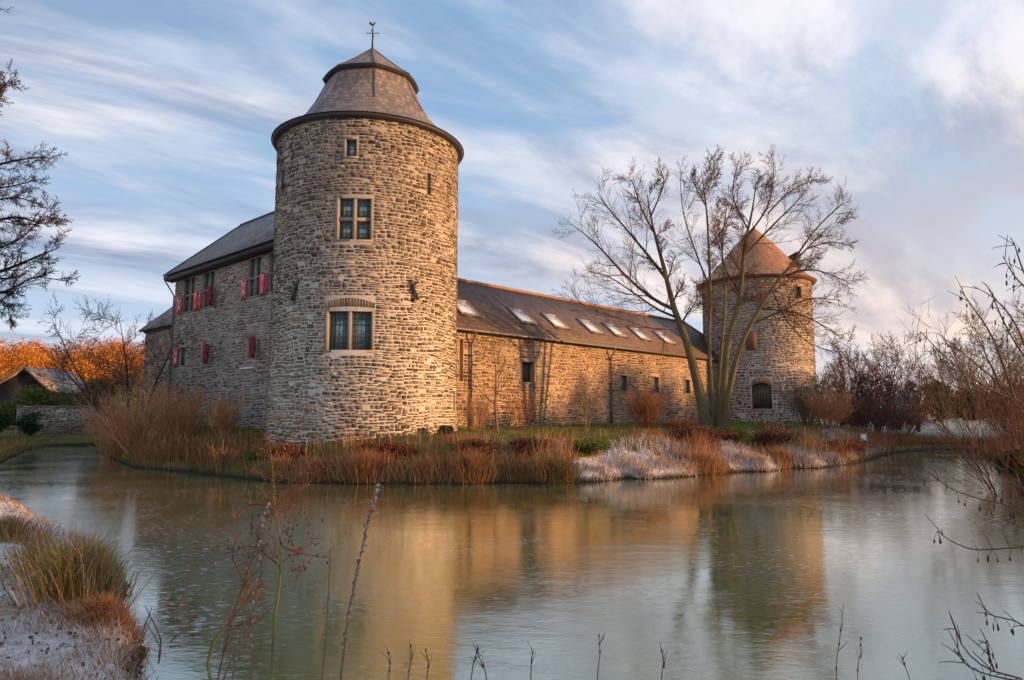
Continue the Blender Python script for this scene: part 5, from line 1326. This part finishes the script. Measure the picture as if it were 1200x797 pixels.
tussock('rush_tussock', 'matted dead tussock in the lower left corner', q[0], q[1], 0.35, 0.9, 2600, 4, [('straw', 0.6, 1.0, 'dry_blades'), ('frost', 0.4, 0.9, 'frosted_blades')], sp=1.3, wd=0.007)
q = gp(128, 735, 0.2)
tussock('rush_tussock', 'flattened brown tussock hanging over the ice edge', q[0], q[1], 0.32, 0.7, 1800, 5, [('straw', 1.0, 1.0, 'dry_blades')], sp=1.4, wd=0.008, tmean=0.4)
labs = ['frosted arching tussock at the left end of the white patch', 'frosted tussock in the middle of the white patch before the barn', 'frosted tussock at the right end of the white patch', 'small frosted tussock below the big tree', 'frosted tussock just right of the big tree trunks', 'largest frosted tussock below the shuttered window', 'frosted tussock beneath the tan bushes', 'small frosted tussock beside the white marker box', 'pale frosted tussock low at the water before the third barn window']
for i, (x, y, hh2, rr2) in enumerate(((706, 554, 0.5, 1.9), (736, 547, 0.6, 2.2), (775, 545, 0.55, 2.0), (803, 548, 0.5, 1.5), (868, 539, 0.7, 2.2), (893, 544, 0.8, 2.0), (945, 541, 0.7, 2.2), (980, 538, 0.5, 1.5), (752, 558, 0.4, 1.4))):
    q = gh(x, y)
    tussock('frosted_tussock', labs[i], q[0], q[1], hh2 * 0.75, rr2, 900, 20 + i, [('frost', 0.62, 0.8, 'frosted_blades'), ('straw', 0.38, 1.0, 'dry_blades')], 'frosted tussocks along the castle bank', sp=1.35, wd=0.022, tmean=0.68)
labs = ['tan tussock leaning over the water left of the near tower', 'orange tussock on the shore below the left edge of the near tower', 'broad orange tussock on the shore below the wide window', 'straw tussock on the shore below the tower right edge', 'rusty tussock on the shore below the first downpipe', 'brown tussock before the pale-stemmed small tree', 'green-tipped tussock left of the white frosted patch', 'golden tussock between two frosted tussocks below the far tower', 'rusty tussock below the big tree']
for i, (x, y, hh2, rr2, gr) in enumerate(((322, 558, 0.9, 0.9, .2), (365, 560, 1.2, 1.1, 0), (425, 561, 1.25, 1.4, 0), (500, 562, 1.2, 1.2, .05), (556, 561, 1.1, 1.0, .1), (610, 561, 1.2, 1.4, .1), (655, 562, 1.1, 1.1, .5), (921, 547, 1.0, 1.2, .2), (833, 551, 1.0, 1.4, .05))):
    q = gh(x, y)
    tussock('dry_tussock', labs[i], q[0], q[1], hh2 * (0.8, 0.55, 0.85, 0.6, 0.95, 0.6, 0.7, 0.8, 0.75)[i], rr2 * (1.2, 1.8, 1.3, 2.0, 1.2, 1.9, 1.3, 1.4, 1.5)[i], 1900, 40 + i, [('straw', 1 - gr, 1.0, 'dry_blades')] + ([('green', gr, 0.95, 'green_blades')] if gr else []), 'dry tussocks along the castle bank', sp=0.7, wd=0.020, tmean=0.45)

# ------------------------------------------------------------------ foreground stems
def ellip(mb, c, r, rz, n=6, tint=0.4):
    lat = [-0.9, -0.35, 0.35, 0.9]; V = [(c[0], c[1], c[2] - rz)]
    for l in lat:
        for k in range(n): a = 2 * math.pi * k / n; w_ = math.sqrt(1 - l * l); V.append((c[0] + r * w_ * math.cos(a), c[1] + r * w_ * math.sin(a), c[2] + rz * l))
    V.append((c[0], c[1], c[2] + rz)); q = []; t = []
    for j in range(3):
        for k in range(n): q.append((1 + j * n + k, 1 + j * n + (k + 1) % n, 1 + (j + 1) * n + (k + 1) % n, 1 + (j + 1) * n + k))
    for k in range(n): t.append((0, 1 + (k + 1) % n, 1 + k)); t.append((len(V) - 1, 1 + 3 * n + k, 1 + 3 * n + (k + 1) % n))
    mb.add(V, [np.array(q), np.array(t)], tint)
M['cone'] = plain('dark_alder_cone', (0.075, 0.04, 0.03), 0.8, 0.4, 60)
M['fluff'] = tinted('dry_seed_head', [(0.0, (0.16, 0.09, 0.06)), (0.5, (0.36, 0.25, 0.19)), (1.0, (0.55, 0.45, 0.38))], 0.9, 20, 0.3)
M['berry'] = tinted('rust_leaf_scraps', [(0.0, (0.10, 0.03, 0.015)), (0.5, (0.30, 0.08, 0.03)), (1.0, (0.45, 0.20, 0.05))], 0.8, 20, 0.3)
def foot(p0, p1):
    """carry a stem on below the frame down to the bank"""
    d = p0 - p1; d = d / np.linalg.norm(d); q = p0 + d * 0.3; z = hz(q[0], q[1]) - 0.05
    return np.array((q[0] + d[0] * 0.2, q[1] - 0.1, min(z, q[2] - 0.1)))
def px_stem(pts, Y, r0, r1, n=14, root=True):
    P3 = [at(x, y, Y + dy) for (x, y, dy) in [(p + (0,))[:3] for p in pts]]
    if root: P3 = [foot(P3[0], P3[1])] + P3
    s_ = smooth_path(P3, n); return np.array(s_), np.linspace(r0, r1, n + 1)
# frost on the matted grass of the white patch and below the far tower
g = np.random.RandomState(150); mb = MB()
X, Y, d, Z = scatter(60000, 2.0, 22, 24, 44, g, 0.15, 3.2, lambda a, b: (isle(a, b) > 0.3) & (noise2(a, b, 71, 3, 0.7) > 0.52))
blades(mb, np.stack([X, Y, Z - 0.02], 1), g.uniform(0.15, 0.45, len(X)), g.normal(0, 0.6, (len(X), 2)) + np.array((0, -0.3)), g.uniform(0.016, 0.032, len(X)), np.clip(g.normal(0.68, 0.22, len(X)), 0, 1), g, 0.4)
kind(mb.build('rime_grass', M['frost']), 'stuff')
g = np.random.RandomState(202)
# seed stalks (mullein like)
def seed_stalk(label, pts, Y, r0, hr, n, seed, mat='palebark'):
    g = np.random.RandomState(seed); s_, rad = px_stem(pts, Y, r0, r0 * 0.45, 22); t = thing('seed_stalk', label, 'dry plant', s_[0])
    mb = MB(); tube_list(mb, [(s_, rad)], 6); mb.build('stem', M[mat], t)
    for k in range(n):
        f = 0.25 + 0.75 * (k + g.rand()) / n; x = f * (len(s_) - 1); i = min(int(x), len(s_) - 2); p = s_[i] + (s_[i + 1] - s_[i]) * (x - i)
        p = p + g.normal(0, hr * 0.55, 3) * np.array((1, 1, 0.4)); mb = MB(); ellip(mb, p, hr * g.uniform(0.4, 0.9), hr * g.uniform(0.5, 1.1), 5, g.rand()); mb.build('seed_head', M['fluff'], t)
    return t
seed_stalk('tall dry seed stalk curving right, its tip at the castle waterline', [(399, 797), (406, 735), (416, 680), (428, 625), (437, 590), (447, 568)], 4.0, 0.0085, 0.014, 60, 1)
seed_stalk('tall pink-brown dry stalk at the left of the sapling, topmost among the stems', [(294, 797), (296, 740), (301, 680), (307, 620), (314, 590)], 4.0, 0.010, 0.011, 46, 2)
seed_stalk('slim dry stalk with tiny heads between the sapling and the tall curved stalk', [(377, 797), (382, 740), (385, 690), (387, 645)], 4.1, 0.006, 0.008, 26, 3)
seed_stalk('leaning dry stalk crossing the foot of the pink-brown one', [(262, 797), (278, 755), (292, 715), (300, 690)], 3.9, 0.007, 0.008, 14, 4)
seed_stalk('short dry stem beside the leaning stalk in the bottom corner', [(272, 797), (277, 770), (279, 745)], 3.8, 0.006, 0.007, 8, 5)
# green alder sapling with cones
t = thing('alder_sapling', 'green-stemmed alder sapling with dark cones rising from the ice edge', 'sapling', gp(320, 730, 0.0))
main, rad = px_stem([(320, 735), (327, 690), (329, 640), (322, 590), (319, 545), (315, 518)], 7.6, 0.016, 0.004, 18, root=False)
b1, r1_ = px_stem([(243, 758), (262, 738), (282, 712), (295, 685)], 7.2, 0.018, 0.005, 8, root=False)
main[0][2] = -0.1; b1[0][2] = -0.05
mb = MB(); tube_list(mb, [(main, rad), (b1, r1_)], 6); mb.build('stem', M['greenstem'], t)
br = []
for pts in ([(328, 660), (345, 650), (360, 640), (376, 625)], [(320, 568), (330, 560), (336, 540)], [(319, 562), (300, 555), (285, 550)], [(320, 580), (345, 578), (366, 562)], [(329, 665), (312, 650), (295, 640), (262, 650)], [(325, 610), (335, 600), (345, 592)],
            [(323, 600), (300, 590), (282, 600), (270, 615)], [(327, 690), (345, 680), (358, 655)], [(318, 540), (312, 525), (318, 512)], [(290, 690), (280, 670), (272, 645), (285, 620)], [(283, 710), (300, 700), (312, 680)], [(329, 640), (350, 648), (390, 655)]):
    s_, r_ = px_stem(pts, 7.5 + g.uniform(-0.2, 0.2), 0.007, 0.003, 7, root=False); br.append((s_, r_))
    for k in range(15):
        i = g.randint(2, 7); dd = g.normal(size=3); dd[2] = abs(dd[2]) * 0.5; dd = dd / np.linalg.norm(dd) * g.uniform(0.06, 0.18); br.append((np.array([s_[i], s_[i] + dd * 0.6 + (0, 0, .01), s_[i] + dd]), np.array([0.003, 0.0025, 0.002])))
so_ = new(); pr_ = dict(seg=[6, 6, 4, 3], num=[9, 5, 3], ang=[42, 38, 38], len=[0.42, 0.5, 0.5], wob=[0.05, 0.10, 0.12, 0.14], up=[0.02, 0.04, 0.05, 0.05], rr=0.5, rmin=0.0022, tap=0.4); pr_['from'] = [0.25, 0.2, 0.2]
shoot(so_, main, rad, 1.35, 0, g, pr_); shoot(so_, b1, r1_, 0.9, 0, g, pr_)
b2, r2_ = px_stem([(255, 797), (268, 740), (283, 690), (300, 640), (306, 610)], 5.2, 0.008, 0.003, 10); sb_ = new(); shoot(sb_, b2, r2_, 0.8, 0, g, pr_)
t2_ = thing('bramble_cane', 'reddish branching cane in front of the green-stemmed sapling', 'dry plant', b2[0])
mb = MB(); tube_list(mb, [(b2, r2_)], 6); mb.build('stem', M['rustwig'], t2_)
mb = MB(); tube_list(mb, sb_[1] + sb_[2] + sb_[3], 4); mb.build('twigs', M['rustwig'], t2_)
mb = MB(); tube_list(mb, br + so_[0] + so_[1] + so_[2] + so_[3], 4); mb.build('twigs', M['rustwig'], t)
mb = MB(); mb2 = MB()
for k in range(95):
    x, y = [(300, 605), (330, 618), (345, 605), (285, 640), (352, 655), (375, 655), (268, 645), (310, 600), (330, 632)][g.randint(9)]
    p = at(x + g.normal(0, 11), y + g.normal(0, 12), 7.5 + g.uniform(-0.25, 0.25)); mb = MB(); ellip(mb, p, g.uniform(0.008, 0.015), g.uniform(0.010, 0.022), 6, g.rand()); mb.build('cone', M['cone'], t)
for k in range(12):
    p = at(g.normal(278, 18), g.normal(665, 30), 7.4 + g.uniform(-0.25, 0.25)); ellip(mb2, p, g.uniform(0.006, 0.013), g.uniform(0.008, 0.016), 5, g.rand())
kind(mb2.build('withered_leaves', M['berry'], t), 'stuff')

# thin winter weeds at the bottom edge
labs = ['thin forked dark weed stem at the bottom left of centre', 'thin forked weed stem with one bent arm near the bottom centre', 'single thin weed stem with buds near the bottom centre', 'thin weed stem in the brightest sky reflection', 'dark budded weed stem below the far tower reflection', 'tallest budded weed stem at the bottom right of centre', 'short budded weed stem right of the tallest', 'bare bent weed stem near the bottom right', 'short straw weed at the bottom edge left', 'pair of straw weeds under the near tower reflection', 'orange weed stem under the near tower reflection']
for i, pts in enumerate(([(552, 797), (556, 775), (560, 760)], [(571, 800), (565, 780), (559, 762)], [(622, 797), (623, 775), (625, 760)], [(700, 797), (703, 770), (702, 745)], [(775, 797), (778, 780), (773, 752)], [(980, 797), (984, 750), (989, 706)], [(1005, 797), (1008, 770), (1009, 748)], [(1066, 797), (1060, 780), (1057, 768)], [(455, 797), (457, 780), (455, 765)], [(478, 797), (482, 770), (480, 750)], [(500, 797), (502, 780), (499, 762)])):
    s_, r_ = px_stem(pts, 3.6 + 0.1 * (i % 4), 0.0035 if i < 8 else 0.0045, 0.0018, 8); t = thing('weed_stem', labs[i], 'weed', s_[0], 'winter weeds along the bottom edge')
    mb = MB(); pl = [(s_, r_)]
    for k in range(3):
        j = g.randint(4, 8); dd = np.array((g.normal(0, 0.03), g.normal(0, 0.02), 0.05)); pl.append((np.array([s_[j], s_[j] + dd * 0.5 + (0.004, 0, 0), s_[j] + dd]), np.array([0.002, 0.0016, 0.001])))
    tube_list(mb, pl, 4); mb.build('stem', M['straw'] if i >= 8 else M['purpletwig'], t)
    for k in range(4): j = g.randint(3, 9); mb = MB(); ellip(mb, s_[j], 0.005, 0.009, 5); mb.build('bud', M['cone'], t)

# catkin branches from the alder standing beyond the right edge
t = thing('catkin_alder', 'bare alder branches with hanging catkins reaching in from the right edge', 'tree', (5.6, 4.9, hz(5.6, 3.6)))
root = np.array((5.6, 3.9, hz(5.6, 3.9) - 0.1)); trunk = smooth_path([root, (5.7, 4.2, 1.8), (5.6, 4.6, 3.2), (5.5, 4.9, 4.6)], 10)
mb = MB(); tube_list(mb, [(np.array(trunk), np.linspace(0.06, 0.02, 11))], 8); mb.build('trunk', M['twig'], t)
lines = [([(1260, 640), (1200, 641), (1160, 645), (1130, 642), (1112, 632), (1098, 622)], 5.2, 0.006), ([(1260, 620), (1200, 598), (1165, 588), (1130, 580), (1110, 570), (1092, 556)], 5.4, 0.007), ([(1260, 610), (1205, 575), (1185, 570), (1160, 590)], 5.3, 0.005),
         ([(1300, 700), (1230, 735), (1200, 726), (1175, 727), (1155, 715), (1145, 695)], 4.8, 0.006), ([(1260, 830), (1200, 797), (1160, 785), (1130, 760), (1113, 720)], 4.3, 0.007), ([(1240, 810), (1180, 795), (1140, 785), (1118, 760)], 4.3, 0.005), ([(1165, 786), (1158, 765), (1156, 750)], 4.3, 0.004),
         ([(1260, 520), (1215, 500), (1190, 470), (1160, 440), (1130, 415), (1098, 390)], 6.0, 0.010), ([(1255, 470), (1210, 430), (1180, 385), (1160, 340), (1150, 330)], 6.1, 0.010), ([(1250, 400), (1215, 350), (1198, 315), (1190, 290), (1184, 278)], 5.5, 0.009), ([(1215, 350), (1190, 325), (1175, 300)], 5.5, 0.007), ([(1190, 470), (1165, 400), (1140, 360), (1125, 340)], 6.2, 0.009), ([(1210, 430), (1190, 380), (1165, 350), (1140, 335)], 6.0, 0.008), ([(1190, 470), (1150, 450), (1110, 420), (1078, 388)], 6.3, 0.009)]
br = []
for k, (pts, Y_, r_) in enumerate(lines):
    s_, rr_ = px_stem(pts, Y_, r_ * 1.3, 0.0028, 12, root=False)
    if pts[0][0] >= 1240:
        j = int(np.argmin([np.linalg.norm(q_ - s_[0]) for q_ in trunk])); s_ = np.array(smooth_path([trunk[j]] + [s_[0], s_[3], s_[6], s_[9], s_[12]], 12))
    br.append((s_, rr_))
    for m in range(7):
        i = g.randint(3, 12); dd = np.array((-abs(g.normal(0, 0.08)), g.normal(0, 0.06), g.normal(0.04, 0.07))); br.append((np.array([s_[i], s_[i] + dd * 0.55 + (0, 0, .006), s_[i] + dd]), np.array([0.0034, 0.0028, 0.002])))
    nn = 7 if k < 4 else (3 if k < 7 else 5)
    for m in range(nn):
        i = g.randint(5, 13); p = s_[i] + (g.normal(0, 0.02), g.normal(0, 0.02), -0.055); br.append((np.array([s_[i], (s_[i] + p) / 2 + (0.004, 0, 0), p]), np.array([0.0018, 0.0016, 0.0016])))
        cones = MB(); ellip(cones, p - (0, 0, 0.02), g.uniform(0.005, 0.009), g.uniform(0.014, 0.028), 6); cones.build('catkin', M['cone'], t)
mb = MB(); tube_list(mb, br, 5); mb.build('branch', M['twig'], t)

# dense bare shrubs on the right bank
shrub('bare_shrub', 'tangled purple-brown bare shrub overhanging the water at the right edge', 1192, 21.5, 385, 301, M['purpletwig'], 26, 0.6, 0.022, num=(9, 5), ang=(32, 36), rmin=0.007)
shrub('bare_shrub', 'second tangled bare shrub further back on the right bank', 1192, 31, 415, 302, M['purpletwig'], 34, 0.5, 0.022, num=(9, 5), ang=(30, 34), rmin=0.009)
shrub('bare_shrub', 'tan bare shrub behind the tangled ones on the right bank', 1185, 40, 430, 303, M['twig'], 40, 0.6, 0.022, num=(9, 5), rmin=0.011)

# sticks and ice at the shore
labs = ['dark forked stick lying on the ice left of the sapling', 'dark stick frozen in the ice off the near bank', 'short dark stick on the ice beside the near bank']
for i, pts in enumerate(([(166, 745), (172, 728), (178, 712)], [(186, 770), (188, 748), (176, 722), (170, 710)], [(200, 752), (206, 746), (213, 742)])):
    P3 = [gp(x, y, 0.03 + 0.02 * k) for k, (x, y) in enumerate(pts)]; s_ = np.array(smooth_path(P3, 8)); mb = MB(); tube_list(mb, [(s_, np.linspace(0.009, 0.004, 9))], 5)
    o = mb.build('stick', M['darkbark'], origin=s_[0]); tag(o, labs[i], 'stick', 'sticks in the ice')
print('built', len(bpy.data.objects), 'objects', sum(len(m.polygons) for m in bpy.data.meshes), 'faces')
